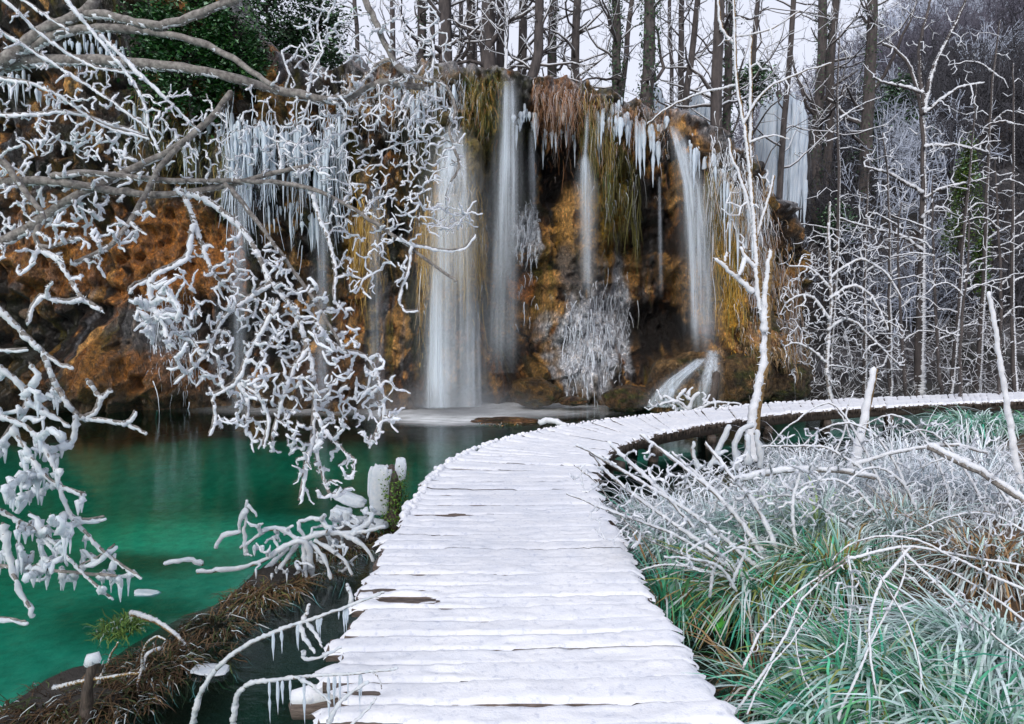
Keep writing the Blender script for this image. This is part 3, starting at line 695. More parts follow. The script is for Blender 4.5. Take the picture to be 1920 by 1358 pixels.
def boulder(label, px, py, d, sx, sy, sz, seed, col=(.16, .10, .05), reg=False):
    n, k = 60, 34; th = np.linspace(0, math.pi, k)[:, None]; ph = np.linspace(0, 2 * math.pi, n, endpoint=False)[None, :]
    x = np.sin(th) * np.cos(ph); y = np.sin(th) * np.sin(ph); z = np.cos(th) + 0 * ph
    r = 1 + .30 * fbm(x * 1.5 + seed, y * 1.5, z * 1.5, o=5, seed=seed) + .06 * noise(x * 9 + seed, y * 9, z * 9)
    V = np.stack([x * sx, y * sy, z * sz], -1) * r[..., None]
    i = np.arange(k - 1)[:, None] * n; j = np.arange(n)[None, :]; Q = np.stack([i + j, i + n + j, i + n + (j + 1) % n, i + (j + 1) % n], -1).reshape(-1, 4)
    C = np.array(col) * np.ones(V.shape); C = lay(C, np.array([.09, .10, .025]), sst(0, .3, fbm(x * 3, y * 3, z * 3, seed=seed + 1))); C = lay(C, np.array([.03, .02, .015]), sst(.0, .3, fbm(x * 2, y * 2, z * 2, seed=seed + 4)) * .7)
    o = obj('boulder', mesh_from('boulder', V.reshape(-1, 3), Q, None, C.reshape(-1, 3)), M['tufa'], label=label, cat='boulder'); o.location = at(px, py, d)
    if reg:                                       # let water and moss rest on it too
        W = V.reshape(-1, 3) + at(px, py, d); bx2, by2 = proj(W)
        for a, b, c in zip(((bx2 + 300) / BIN).astype(int), ((by2 + 100) / BIN).astype(int), W[:, 1]):
            if 0 <= a < 420 and 0 <= b < 260 and not (_bd[a, b] <= c): _bd[a, b] = c
    return o
boulder('rounded wet mound where the strong right-hand fall lands', 1305, 742, 15.2, 1.15, .75, .95, 5, (.34, .22, .10), reg=True)
# ================================================================== WATERFALLS
def waterfall(name, label, path, strands, m='fall', off=0.12, layers=2, cat='waterfall', thick=0.10):
    """path: (px, py, half width px, strength) rows from lip to foot; a thing made of several veils of water"""
    P = np.array(path, float); d_lip = surf_d(P[0, 0], P[0, 1]) - off
    root = thing(name, label, cat, loc=tuple(at(P[-1, 0], P[-1, 1], d_lip)))
    nvv = 46
    tt = np.linspace(0, 1, nvv); yy = P[0, 1] + (P[-1, 1] - P[0, 1]) * tt
    cxs = np.interp(yy, P[:, 1], P[:, 0]); hw = np.interp(yy, P[:, 1], P[:, 2]); st = np.interp(yy, P[:, 1], P[:, 3])
    # the water arcs off the lip then drops; it keeps in front of any rock it meets
    dl = []; cur = d_lip
    for x, y in zip(cxs, yy):
        sd = min(surf_d(x - 6, y), surf_d(x, y), surf_d(x + 6, y)) - 0.07
        cur = min(cur, sd) if y > P[0, 1] + 10 else d_lip
        dl.append(cur)
    dl = np.array(dl)
    for _ in range(6): dl[1:-1] = (dl[:-2] + 2 * dl[1:-1] + dl[2:]) / 4
    for (uo, uw, s_, ) in list(strands) + [(0, 1.75, .28)]:
        parts = []
        for L in range(layers):
            nu = 13; u = np.linspace(-1, 1, nu)
            Xp = cxs[:, None] + (uo + u[None, :] * uw) * hw[:, None]
            bow = (1 - u[None, :] ** 2) * thick + L * 0.05 + 0.03 * np.sin(u[None, :] * 9 + L * 2 + uo * 7)
            D = dl[:, None] - bow + 0 * Xp
            V = at(Xp, yy[:, None] + 0 * Xp, D)
            V[..., 2] = np.maximum(V[..., 2], 0.004)
            ed = (np.clip(1 - np.abs(u) ** 2, 0, 1) ** 2)[None, :] * (.75 + .35 * noise(yy[:, None] * .02 + 3 * L, u[None, :] * 4 + uo * 5, seed=L))
            al = ed * (st * s_)[:, None] * np.clip(np.minimum(tt * 14 + .15, 1), 0, 1)[:, None] * (1 - sst(.86, 1.0, tt) * (.85 if P[-1, 1] < 755 else .15))[:, None]
            c = np.repeat(al[..., None], 3, -1)
            parts.append((V.reshape(-1, 3), grid_faces(nvv, nu), c.reshape(-1, 3)))
        v, q_, c = cat_meshes(parts); put('veil', mesh_from('veil', v, q_, None, c), M[m], root)
    return root
waterfall('waterfall', 'broad milky waterfall spilling over the golden moss cushion', [(852, 236, 22, .9), (850, 290, 32, 1.0), (848, 360, 46, .8), (848, 440, 56, .55), (848, 520, 60, .4), (850, 640, 64, .36), (850, 764, 68, .45)], [(0, 1.0, .65), (-0.35, .45, .9), (0.45, .35, .5)], layers=2)
waterfall('waterfall', 'bright narrow stream below the golden moss, striking the pond', [(818, 500, 8, .5), (818, 560, 14, .9), (818, 640, 18, 1.0), (818, 700, 22, 1.0), (820, 766, 28, 1.0)], [(0, 1.0, 1.0), (0.3, .4, 1.0), (-.5, .35, .9)], layers=2)
waterfall('waterfall', 'tall blue-white fall dropping from the lip beside the mossy tuft', [(954, 152, 14, 1.0), (954, 190, 16, 1.0), (953, 250, 18, .95), (951, 330, 24, .8), (948, 420, 28, .55), (944, 540, 34, .28), (940, 700, 40, .2)], [(0, 1.0, .8), (-.35, .4, .8), (.5, .25, .9)], layers=2)
waterfall('waterfall', 'wispy thin stream to the right of the tall blue-white fall', [(997, 240, 5, .7), (998, 330, 8, .7), (1000, 400, 9, .3), (1000, 470, 9, .05)], [(0, 1.0, .9)], m='fallfaint')
waterfall('waterfall', 'slim fall fanning out beneath the central green moss', [(1102, 208, 6, .8), (1100, 250, 4, .8), (1097, 290, 4, 1.0), (1097, 304, 10, 1.0), (1099, 350, 17, .8), (1101, 430, 16, .55), (1102, 520, 14, .35), (1102, 570, 12, .1)], [(0, 1.0, .9), (0, .4, 1.0)], layers=2)
waterfall('waterfall', 'strong right-hand fall curving off the icy lip onto the boulders', [(1262, 236, 9, 1.0), (1272, 262, 13, 1.0), (1284, 300, 17, 1.0), (1298, 350, 22, 1.0), (1308, 430, 26, .85), (1314, 520, 28, .7), (1318, 600, 30, .55), (1322, 660, 30, .4)], [(-.2, .8, .85), (-.55, .3, 1.0), (.45, .5, .5)], layers=2)
waterfall('waterfall', 'faint streak just left of the strong right-hand fall', [(1236, 330, 3, .6), (1238, 450, 4, .5), (1240, 560, 5, .15)], [(0, 1.0, .9)], m='fallfaint')
waterfall('waterfall', 'thin veil near the middle of the left cliff', [(604, 300, 10, .5), (606, 420, 14, .6), (604, 560, 16, .45), (602, 700, 18, .35), (602, 764, 20, .35)], [(0, 1.0, .9), (.3, .4, .8)], m='fallfaint')
waterfall('waterfall', 'leftmost faint veil behind the frosted branches', [(452, 280, 12, .6), (452, 420, 16, .65), (450, 560, 16, .45), (448, 700, 16, .35), (446, 764, 20, .3)], [(0, 1.0, .9), (-.3, .4, .8)], m='fallfaint')
waterfall('waterfall', 'faint veil close left of the golden moss cushion', [(706, 350, 12, .4), (704, 480, 16, .5), (704, 600, 18, .35), (702, 764, 22, .35)], [(0, 1.0, .9)], m='fallfaint')
waterfall('waterfall', 'fine threads right of the bright narrow stream', [(885, 560, 18, .45), (885, 660, 20, .6), (885, 764, 26, .6)], [(-.5, .25, .9), (.1, .2, .9), (.6, .25, .7)], m='fallfaint')
waterfall('cascade', 'white water sliding left over the rounded mound', [(1316, 672, 12, .7), (1296, 690, 16, 1.0), (1268, 712, 20, 1.0), (1246, 738, 24, .9), (1234, 764, 28, .9)], [(0, 1.0, .9), (.45, .4, 1.0), (-.5, .4, 1.0)], layers=2, thick=.04, cat='cascade', off=.08)
waterfall('cascade', 'short white chute running straight down the rounded mound', [(1336, 656, 12, .8), (1334, 690, 16, 1.0), (1326, 725, 20, .8), (1318, 764, 26, .8)], [(-.2, .8, .9), (.5, .4, .7)], layers=2, thick=.04, cat='cascade', off=.08)

# ================================================================== ICE ON THE CLIFF
def icicle_mesh(seed):
    r = np.random.default_rng(seed); n, k = 9, 7
    t = np.linspace(0, 1, n); rad = (1 - t) ** 0.8 * (1 + 0.2 * r.normal(size=n)); rad[-1] = 0.02; t[1] = .05; rad[0] = .12; rad[1] = .6
    an = np.arange(k) * 2 * math.pi / k
    off = np.cumsum(r.normal(0, 0.05, (n, 2)), axis=0)
    V = np.stack([off[:, 0:1] + rad[:, None] * np.cos(an), off[:, 1:2] + rad[:, None] * np.sin(an) * .8, -t[:, None] + 0 * an], -1)
    Q = [(i * k + j, i * k + k + j, i * k + k + (j + 1) % k, i * k + (j + 1) % k) for i in range(n - 1) for j in range(k)]
    me = mesh_from('icicle', V.reshape(-1, 3), np.array(Q)); me.materials.append(M['icefall']); return me
ICM = [icicle_mesh(s) for s in range(6)]
def icicles(label, px0, px1, pys, n, len_px, rad_px, d=None, name='icicle_cluster'):
    c = ((px0 + px1) / 2, np.interp((px0 + px1) / 2, [px0, px1], [pys[0], pys[-1]]))
    root = thing(name, label, 'icicles', loc=tuple(on_cliff(c[0], c[1], 0.05) if d is None else at(c[0], c[1], d)))
    for i in range(n):
        f = np.clip((i + R.uniform(.1, .9)) / n + R.normal(0, .05), 0, 1); px = px0 + (px1 - px0) * f; py = np.interp(f, np.linspace(0, 1, len(pys)), pys) + 22 * noise(px * .035, 3.7, seed=n) + R.normal(0, 9)
        dd = (surf_d(px, py) - 0.02 if d is None else d) - R.uniform(-.08, .14); p = at(px, py, dd)
        L = R.uniform(*len_px) * R.uniform(.3, 1.25) * (.6 + .7 * abs(noise(px * .06, 9.1, seed=n + 5))) / F * dd; r = R.uniform(*rad_px) / F * dd
        o = obj('icicle', ICM[R.integers(6)], None, root); o.location = Vector(p) - root.location; o.scale = (r, r, L); o.rotation_euler = (R.normal(0, .03), R.normal(0, .03), R.uniform(0, 6))
    return root
icicles('large white icicles hanging from the lip left of the right-hand fall', 1150, 1250, [205, 215, 222, 228], 26, (40, 105), (4, 10))
icicles('chunky icicle clump caught mid-air right of the tall blue-white fall', 960, 1012, [210, 214, 222], 16, (22, 55), (4, 8))
icicles('row of slim icicles under the dark hollow right of the moss tuft', 1012, 1080, [240, 250, 258], 22, (15, 60), (1.5, 4))
icicles('pale icicles behind the branches, high on the left cliff', 430, 520, [225, 235, 240], 26, (50, 150), (4, 9))
icicles('long blue icicles between the thin veils on the left cliff', 520, 650, [240, 250, 235], 32, (50, 170), (3, 8))
icicles('thin icicles at the top left under the shaded overhang', 120, 230, [62, 70, 75], 30, (30, 70), (2, 4.5))
icicles('short icicles at the far left edge beside the arching limbs', 10, 110, [120, 150, 170], 20, (30, 80), (2, 5))
icicles('icicle fringe on the left cliff below the evergreen bush', 240, 420, [190, 240, 250], 34, (30, 110), (2, 6))
icicles('icicles on the cliff corner beside the mossy right-hand hump', 1352, 1412, [330, 370, 420], 18, (50, 150), (3, 7))
icicles('icicles at mid height left of the broad waterfall', 500, 620, [390, 400, 380], 22, (25, 100), (2, 5))
icicles('ragged icicles under the frosted grass left of the moss tuft', 740, 870, [170, 185, 175], 30, (20, 90), (2.5, 6))
icicles('fused icicles beside the slim central fall', 1118, 1160, [195, 205, 205], 18, (30, 100), (3, 7))
icicles('icicles along the shoulder above the golden mane', 1290, 1360, [250, 290, 330], 22, (20, 80), (2.5, 6))
icicles('needle icicles trailing below the slim central fall', 1112, 1170, [215, 222, 214], 18, (30, 110), (1.2, 3))

# frozen fall standing farther back, right of the cliff
def frozen_fall(label, px0, px1, top, bot, d, n, wpx=(6, 12)):
    root = thing('frozen_waterfall', label, 'frozen waterfall', loc=tuple(at((px0 + px1) / 2, bot, d)))
    # rock behind
    nu, nvv = 30, 34; u = np.linspace(px0 - 9, px1 + 9, nu); v = np.linspace(0, 1, nvv); U, Vv = np.meshgrid(u, v, indexing='ij')
    mid = (px0 + px1) / 2; hw = (px1 - px0) / 2 + 9
    tp = top + 4 + 60 * ((U - mid) / hw) ** 2 + 22 * fbm(U * .05, 0 * U, o=3, seed=int(top))
    D = d + 0.5 + 2.2 * ((U - mid) / hw) ** 4 + 0.35 * fbm(U * .08, Vv * 5, o=3, seed=int(d * 7)) + 0.5 * (1 - Vv)
    pts = at(U, tp + (bot + 30 - tp) * Vv, D)
    cr = np.array([0.12, 0.11, 0.11]) * np.ones(pts.shape); cr = lay(cr, np.array([.5, .56, .64]), sst(-.1, .4, fbm(U * .15, Vv * 9, o=3, seed=3)))
    put('rock', mesh_from('rock', pts.reshape(-1, 3), grid_faces(nu, nvv), None, cr.reshape(-1, 3)), M['tufa'], root)
    for i in range(n):
        f = (i + R.uniform(0, 1)) / n; px = px0 + (px1 - px0) * f; e = (2 * f - 1)
        y0 = top + 34 * e * e + R.uniform(-3, 22) + (0 if R.random() < .6 else R.uniform(20, 120)); L = (bot - y0) * R.uniform(.6, 1.05) * (1 - .15 * abs(e)); dd = d - 0.2 - R.uniform(0, .45) * (1 - e * e)
        p = at(px, y0, dd); o = obj('icicle', ICM[R.integers(6)], None, root); r = R.uniform(*wpx) / F * dd
        o.location = Vector(p) - root.location; o.scale = (r, r, L / F * dd); o.rotation_euler = (R.normal(0, .02), R.normal(0, .03), R.uniform(0, 6))
frozen_fall('big frozen waterfall of pale blue ice right of the cliff', 1424, 1512, 168, 520, 23.5, 60, (5, 12))
frozen_fall('small frozen cascade between tree trunks, nearer the icicle lip', 1196, 1244, 152, 240, 20.0, 22, (4, 8))
frozen_fall('small frozen cascade behind the leaning trunk above the right-hand fall', 1270, 1336, 172, 310, 20.5, 30, (4, 9))
frozen_fall('narrow frozen trickle under the brown grass hump', 1424, 1478, 372, 470, 18.0, 30, (3, 7))
# ================================================================== RIBBON PLANTS (grass, moss, leaves)
def ribbons(P, W, side, C):
    """P (m,n,3) centre lines, W (m,n) half widths, side (m,3) unit, C (m,n,3) colours"""
    m, n = W.shape
    V = np.stack([P - side[:, None, :] * W[..., None], P + side[:, None, :] * W[..., None]], 2)      # m,n,2,3
    i = (np.arange(m)[:, None] * n + np.arange(n - 1)[None, :]) * 2
    Q = np.stack([i, i + 1, i + 3, i + 2], -1).reshape(-1, 4)
    return V.reshape(-1, 3), Q, np.repeat(C.reshape(-1, 3), 2, axis=0)
def unit(v): return v / (np.linalg.norm(v, axis=-1, keepdims=True) + 1e-9)
def hanging(label, px0, px1, ys, n, len_px, cols, name='hanging_moss', cat='moss', jy=14, w=0.006, out=0.12, frosted=0.12):
    f = R.random(n); px = px0 + (px1 - px0) * f; py = np.interp(f, np.linspace(0, 1, len(ys)), ys) + R.normal(0, jy, n)
    P0 = np.array([on_cliff(a, b, 0.0) for a, b in zip(px, py)])
    L = .62 * R.uniform(*len_px, n) * R.uniform(.3, 1, n) / F * 15.5; py = py + R.exponential(30, n); P0 = np.array([on_cliff(a, b, 0.0) for a, b in zip(px, py)])
    clump = np.floor(px / 13.0 + .35 * np.sin(py * .11)); L = L * (0.35 + 1.1 * _h(clump.astype(np.int64), 0 * clump.astype(np.int64), 0 * clump.astype(np.int64), 3))
    fr_ = px / 13.0 + .35 * np.sin(py * .11) - clump - .5; L = L * (1.15 - 1.5 * np.abs(fr_))
    nseg = 6; t = np.linspace(0, 1, nseg)
    dx = -fr_ * 13 / F * 15.5 * .8 / np.maximum(L, .1) + R.normal(0, 0.10, n); o = R.uniform(0.3, 1.0, n) * out
    P = np.empty((n, nseg, 3))
    P[..., 0] = P0[:, 0:1] + (dx * L)[:, None] * t + 0.02 * np.sin(t * 5 + R.uniform(0, 6, n)[:, None])
    P[..., 1] = P0[:, 1:2] - o[:, None] * np.sqrt(t) - 0.04
    P[..., 2] = P0[:, 2:3] + 0.06 * np.sin(t * 3.1) - L[:, None] * t
    ci = R.integers(0, len(cols), n); C = np.array(cols)[ci][:, None, :] * R.uniform(.6, 1.25, (n, 1, 1)) * np.ones((1, nseg, 1))
    fr = (R.random(n) < frosted)[:, None, None] * np.clip(1.2 - t, 0, 1)[None, :, None]; C = C * (1 - fr) + np.array([.7, .75, .82]) * fr
    W = w * R.uniform(.5, 1.3, n)[:, None] * (1.1 - 0.8 * t)[None, :]
    a = R.uniform(-1.2, 1.2, n); side = np.stack([np.cos(a), np.sin(a), 0 * a], 1)
    v, q, c = ribbons(P, W, side, C)
    return obj(name, mesh_from(name, v, q, None, c), M['strand'], label=label, cat=cat, kind='stuff')
GOLD = [(0.55, .33, .06), (.62, .42, .12), (.42, .27, .05)]; GREEN = [(.14, .13, .03), (.22, .19, .05), (.30, .21, .07), (.07, .08, .025)]; RUST = [(.40, .19, .085), (.50, .27, .14), (.30, .14, .07), (.52, .36, .24)]; STRAW = [(.42, .27, .13), (.50, .35, .2), (.3, .18, .09)]
hanging('green and yellow moss tuft left of the tall blue-white fall', 868, 938, [160, 165, 160], 800, (35, 110), GREEN + [GOLD[0], RUST[0], (.10, .16, .05)], out=.22)
hanging('rusty hanging grass curtain between the two middle falls', 1000, 1090, [168, 176, 182], 1100, (45, 130), RUST, out=.3, frosted=.3, cat='grass', name='hanging_grass')
hanging('green moss beard around the slim central fall', 1084, 1150, [205, 215, 250], 800, (45, 140), GREEN + [GOLD[1], RUST[1], (.10, .18, .05)], out=.25, jy=28)
hanging('golden moss draped over the broad waterfall cushion', 785, 912, [440, 400, 430], 1300, (80, 220), GOLD + [GREEN[2]], out=.1, jy=45, w=.005)
hanging('ochre moss fringe left of the broad waterfall', 655, 728, [400, 420, 400], 700, (60, 150), GOLD + [STRAW[0]], out=.12, jy=30)
hanging('bright golden moss mane right of the strong right-hand fall', 1338, 1398, [430, 450, 480], 1200, (70, 170), [(.74, .42, .05), (.62, .36, .05), (.4, .22, .04), (.25, .22, .05)], out=.16, jy=50)
hanging('dull green moss on the cliff shoulder above the golden mane', 1318, 1400, [330, 350, 380], 700, (60, 180), GREEN + STRAW, out=.15, jy=25)
hanging('brown frosted grass running down the cliff corner behind the sapling', 1385, 1500, [400, 470, 600], 1500, (80, 190), STRAW + [RUST[2], (.55, .57, .62)], out=.2, jy=60, frosted=.3, cat='grass', name='hanging_grass')
hanging('dark moss streaks over the middle of the cliff', 1130, 1200, [330, 340, 350], 500, (50, 160), GREEN[:1] + [(.08, .08, .03)], out=.1, jy=40)
hanging('straw fringe hanging from the lip left of the icicles', 1100, 1250, [192, 205, 215], 700, (20, 70), STRAW + RUST, out=.25, frosted=.45, cat='grass', name='hanging_grass')
hanging('pale frosted grass along the lip at the left', 640, 870, [155, 165, 158], 900, (20, 90), STRAW + [(.6, .64, .7)] * 3, out=.25, frosted=.5, cat='grass', name='hanging_grass')
hanging('mossy fringe under the evergreen bush on the left cliff', 250, 430, [180, 240, 270], 700, (40, 120), GREEN + [(.09, .12, .03)], out=.2, jy=25)
hanging('brown moss over the boulders behind the frosted sapling', 1380, 1520, [620, 640, 660], 1000, (30, 100), STRAW + [(.2, .15, .05), (.16, .16, .05)], out=.15, jy=25)

hanging('frozen drapery of white ice down the middle of the cliff', 1058, 1180, [610, 600, 575], 700, (40, 130), [(.85, .9, .97), (.7, .78, .88), (.5, .55, .62)], name='ice_drapery', cat='ice', out=.04, jy=32, w=.008, frosted=.5)
hanging('small crust of white ice below the tall blue-white fall', 965, 1012, [410, 415], 260, (30, 80), [(.85, .9, .97), (.7, .78, .88)], name='ice_drapery', cat='ice', out=.05, jy=18, w=.010, frosted=.5)
hanging('white ice trails on the shoulder right of the strong fall', 1330, 1440, [290, 330, 400], 900, (50, 170), [(.75, .82, .9), (.85, .9, .97), (.4, .36, .33)], name='ice_drapery', cat='ice', out=.1, jy=35, w=.009, frosted=.5)
hanging('pale blue ice veil behind the branches, left of the thin veils', 420, 520, [250, 265, 270], 500, (60, 190), [(.62, .75, .9), (.8, .88, .96), (.45, .52, .62)], name='ice_drapery', cat='ice', out=.1, jy=40, w=.010, frosted=.4)
hanging('pale blue ice veil behind the branches, right of the thin veils', 540, 650, [260, 270, 250], 550, (60, 200), [(.62, .75, .9), (.8, .88, .96), (.45, .52, .62)], name='ice_drapery', cat='ice', out=.1, jy=40, w=.010, frosted=.4)
hanging('grey ice veil low on the left cliff by the pond', 280, 370, [600, 590, 610], 420, (50, 130), [(.55, .62, .72), (.35, .38, .43)], name='ice_drapery', cat='ice', out=.05, jy=30, w=.009, frosted=.3)
# ================================================================== TREES
def zig(p, d, L, seg, kink, up=0.0, rng=R):
    n = max(2, int(L / seg)); pts = [np.array(p, float)]; d = unit(np.array(d, float))
    for _ in range(n):
        d = unit(d + rng.normal(0, kink, 3) + np.array([0, 0, up])); pts.append(pts[-1] + d * (L / n))
    return np.array(pts), d
def limb_tree(TB, TS, pts, r0, r1, lvl, maxlvl, nchild, ratio, seg, kink, up, snow_th=0.0, minr=0.004, rng=R, t0=0.15):
    """recursive branches along pts"""
    L = np.sum(np.linalg.norm(np.diff(pts, axis=0), axis=1))
    for _ in range(nchild):
        f = rng.uniform(t0, 1.0); i = min(int(f * (len(pts) - 1)), len(pts) - 2); g = f * (len(pts) - 1) - i
        p = pts[i] * (1 - g) + pts[i + 1] * g; t = unit(pts[i + 1] - pts[i]); r = (r0 + (r1 - r0) * f)
        a = rng.normal(size=3); a = unit(a - t * (a @ t)); d = unit(t * rng.uniform(.3, .9) + a)
        l = L * ratio * rng.uniform(.5, 1.15) * (1.15 - .5 * f); cr = max(r * rng.uniform(.3, .55), minr)
        q, _ = zig(p, d, l, max(seg, l / 8), kink, up, rng); rad = np.linspace(cr, max(cr * .35, minr * .7), len(q))
        TB.add(q, rad, sides=5 if lvl == 1 else 3)
        if TS is not None and snow_th and rng.random() < .8: TS.add(q + np.array([0, -.25, .8]) * (rad * 0.7 + snow_th * .4)[:, None], rad * .55 + snow_th, sides=4 if lvl == 1 else 3)
        if lvl < maxlvl: limb_tree(TB, TS, q, cr, cr * .35, lvl + 1, maxlvl, max(2, int(nchild * .45)), ratio * .95, seg, kink, up, snow_th * .8, minr, rng, .25)
def ivy_on(pts, r, n, size, lo=0.0, hi=1.0, spread=1.0, fluff=.03):
    f = R.uniform(lo, hi, n); i = np.minimum((f * (len(pts) - 1)).astype(int), len(pts) - 2); g = (f * (len(pts) - 1) - i)[:, None]
    c = pts[i] * (1 - g) + pts[i + 1] * g
    an = R.uniform(0, 2 * math.pi, n); rr = r * R.uniform(.95, 1.5, n) * spread + R.exponential(fluff, n)
    c = c + np.stack([np.cos(an) * rr, np.sin(an) * rr, R.normal(0, .05, n)], 1)
    return leaves(c, size, np.stack([np.cos(an), np.sin(an), 0.4 + 0 * an], 1))
def leaves(c, size, nrm, cols=((.6, 1, .7), (1, 1, 1), (1.3, 1.5, 1.0), (.5, .8, .8))):
    n = len(c); nrm = unit(nrm + R.normal(0, .5, (n, 3))); a = unit(np.cross(nrm, R.normal(size=(n, 3)))); b = np.cross(nrm, a)
    s = size * R.uniform(.5, 1.2, (n, 1))
    V = np.stack([c - a * s, c - b * s * .55, c + a * s, c + b * s * .55], 1).reshape(-1, 3)
    Q = np.arange(n * 4).reshape(-1, 4); C = np.repeat(np.array(cols)[R.integers(0, len(cols), n)] * R.uniform(.6, 1.2, (n, 1)), 4, axis=0)
    return V, Q, C
ORD = ['first', 'second', 'third', 'fourth', 'fifth', 'sixth', 'seventh', 'eighth', 'ninth', 'tenth', 'eleventh', 'twelfth', 'thirteenth', 'fourteenth', 'fifteenth', 'sixteenth', 'seventeenth', 'eighteenth', 'nineteenth', 'twentieth', 'twenty-first', 'twenty-second', 'twenty-third', 'twenty-fourth', 'twenty-fifth', 'twenty-sixth', 'twenty-seventh', 'twenty-eighth', 'twenty-ninth', 'thirtieth']
# (px at base, px at top of frame, width px, distance, look)
TR = [(744, 738, 9, 20, 'thin'), (790, 797, 16, 19, 'mossy'), (815, 812, 9, 21, 'thin'), (842, 838, 23, 18.5, 'thick'), (872, 868, 8, 22, 'thin'), (884, 896, 15, 19, 'plain'), (898, 893, 8, 23, 'thin'),
      (918, 926, 26, 18.0, 'thick'), (941, 945, 14, 19, 'plain'), (952, 950, 5, 17.2, 'frosted'), (975, 986, 15, 19.5, 'plain'), (1002, 1010, 16, 17.3, 'curved'), (1032, 1038, 16, 20, 'mossy'), (1070, 1078, 14, 18.5, 'plain'),
      (1150, 1153, 15, 17.8, 'ivy'), (1148, 1192, 9, 21, 'leaning'), (1208, 1214, 21, 17.0, 'ivy'), (1254, 1252, 7, 22, 'thin'), (1268, 1272, 11, 21, 'plain'), (1262, 1312, 11, 19, 'leaning'), (1334, 1342, 20, 17.6, 'thick'), (1356, 1362, 15, 19, 'ivy'),
      (1375, 1412, 10, 21, 'leaning'), (1432, 1478, 11, 22, 'leaning'), (1522, 1530, 17, 27, 'ivy'), (1540, 1556, 15, 27.5, 'plain'), (1608, 1616, 20, 26, 'ivy'), (690, 668, 8, 21, 'leaning')]
TR = sorted(TR)
LOOK = dict(thin='slender bare tree', mossy='moss-tinged straight tree trunk', thick='thick dark tree trunk', plain='bare grey-brown tree', frosted='very thin white rimed sapling', curved='tree with a bent foot', ivy='ivy-wrapped tree trunk', leaning='bare tree leaning right')
for i, (b, tpx_, wpx, d, look) in enumerate(TR):
    x = (b - CX) / F * d
    zb = (plateau_z(x, d) if b < 1420 else hill_z(b, d)[2] - .3) - 0.25
    zt = at(tpx_, -60, d)[2] + 1.5; xt = (tpx_ - CX) / F * d; r = wpx / 2 / F * d
    n = 14; t = np.linspace(0, 1, n); pts = np.stack([x + (xt - x) * t + 0.05 * np.cumsum(R.normal(0, .4, n)) * (t > 0), d + .08 * np.cumsum(R.normal(0, .4, n)), zb + (zt - zb) * t], 1)
    if look == 'curved': pts[:, 0] += -0.28 * np.exp(-((t - .12) / .1) ** 2) + .1
    rad = r * (1.25 - .45 * t + 0.5 * np.exp(-t * 14))
    lb = 'leaning left' if (look == 'leaning' and tpx_ < b) else None
    lab = (LOOK[look].replace('leaning right', lb) if lb else LOOK[look]) + ', ' + ORD[i] + ' from left along the cliff top'
    root = thing('bare_tree', lab, 'tree', 'trees standing along the cliff top', loc=(x, d, zb))
    T = Tubes(8); T.add(pts, rad); put('trunk', T.mesh('trunk'), M['rime'] if look == 'frosted' else M['barkfar'], root)
    TB = Tubes(4); TS = Tubes(3); limb_tree(TB, TS, pts[1:], r * .9, r * .5, 1, 3, 15 if look != 'thick' else 11, 0.36, .3, .28, .05, snow_th=.008, minr=.006)
    put('branches', TB.mesh('branches'), M['barkfar'], root, kind='stuff'); put('rime', TS.mesh('rime'), M['rime'], root, kind='stuff')
    if look in ('ivy', 'mossy'):
        v, q, c = ivy_on(pts, r, 1300 if look == 'ivy' else 500, .045, spread=1.15 if look == 'ivy' else .95)
        put('ivy', mesh_from('ivy', v, q, None, c, False), M['ivy'], root, kind='stuff')
# undergrowth of thin stems between the trunks
def shrub(label, p, h, n, spread, name='bare_shrub', frosty=.5, weep=0.0, minr=.004, lv=2, th=.008, cat='shrub', rng=R, bark='barkfar'):
    root = thing(name, label, cat, loc=tuple(p)); TB = Tubes(4); TS = Tubes(4)
    for _ in range(n):
        a = rng.uniform(0, 2 * math.pi); d = np.array([math.cos(a) * spread, math.sin(a) * spread, 1.0]); L = h * rng.uniform(.6, 1.1)
        q, _ = zig(np.array(p) + [rng.normal(0, .05 * h), rng.normal(0, .05 * h), -.05], d, L, L / 9, .22, -weep, rng)
        r = np.linspace(max(.008 * h, minr), minr, len(q)); TB.add(q, r)
        if rng.random() < frosty: frost(TS, q, r, th, sides=4, step=L / 12)
        limb_tree(TB, TS, q, r[0], r[-1], 1, lv, 6, .45, L / 12, .3, -weep, snow_th=th * frosty * 1.2, minr=minr, rng=rng)
    put('stems', TB.mesh('stems'), M[bark], root, kind='stuff'); put('rime', TS.mesh('rime'), M['rime'], root, kind='stuff'); return root
for i, (px, d, h) in enumerate([(770, 19.5, 2.6), (862, 20, 2.3), (965, 20.5, 2.6), (1050, 20, 2.4), (1110, 20.5, 2.6), (1185, 21, 2.5), (1240, 20.5, 2.8), (1300, 19.5, 2.4), (1395, 19.5, 2.6), (705, 19, 2.4)]):
    x = (px - CX) / F * d; shrub(f'thin frost-lined sapling thicket, {ORD[sorted([770, 862, 965, 1050, 1110, 1185, 1240, 1300, 1395, 705]).index(px)]} from left among the cliff-top trunks', (x, d, plateau_z(x, d) - .1), h, 7, .35, frosty=.4, th=.007)

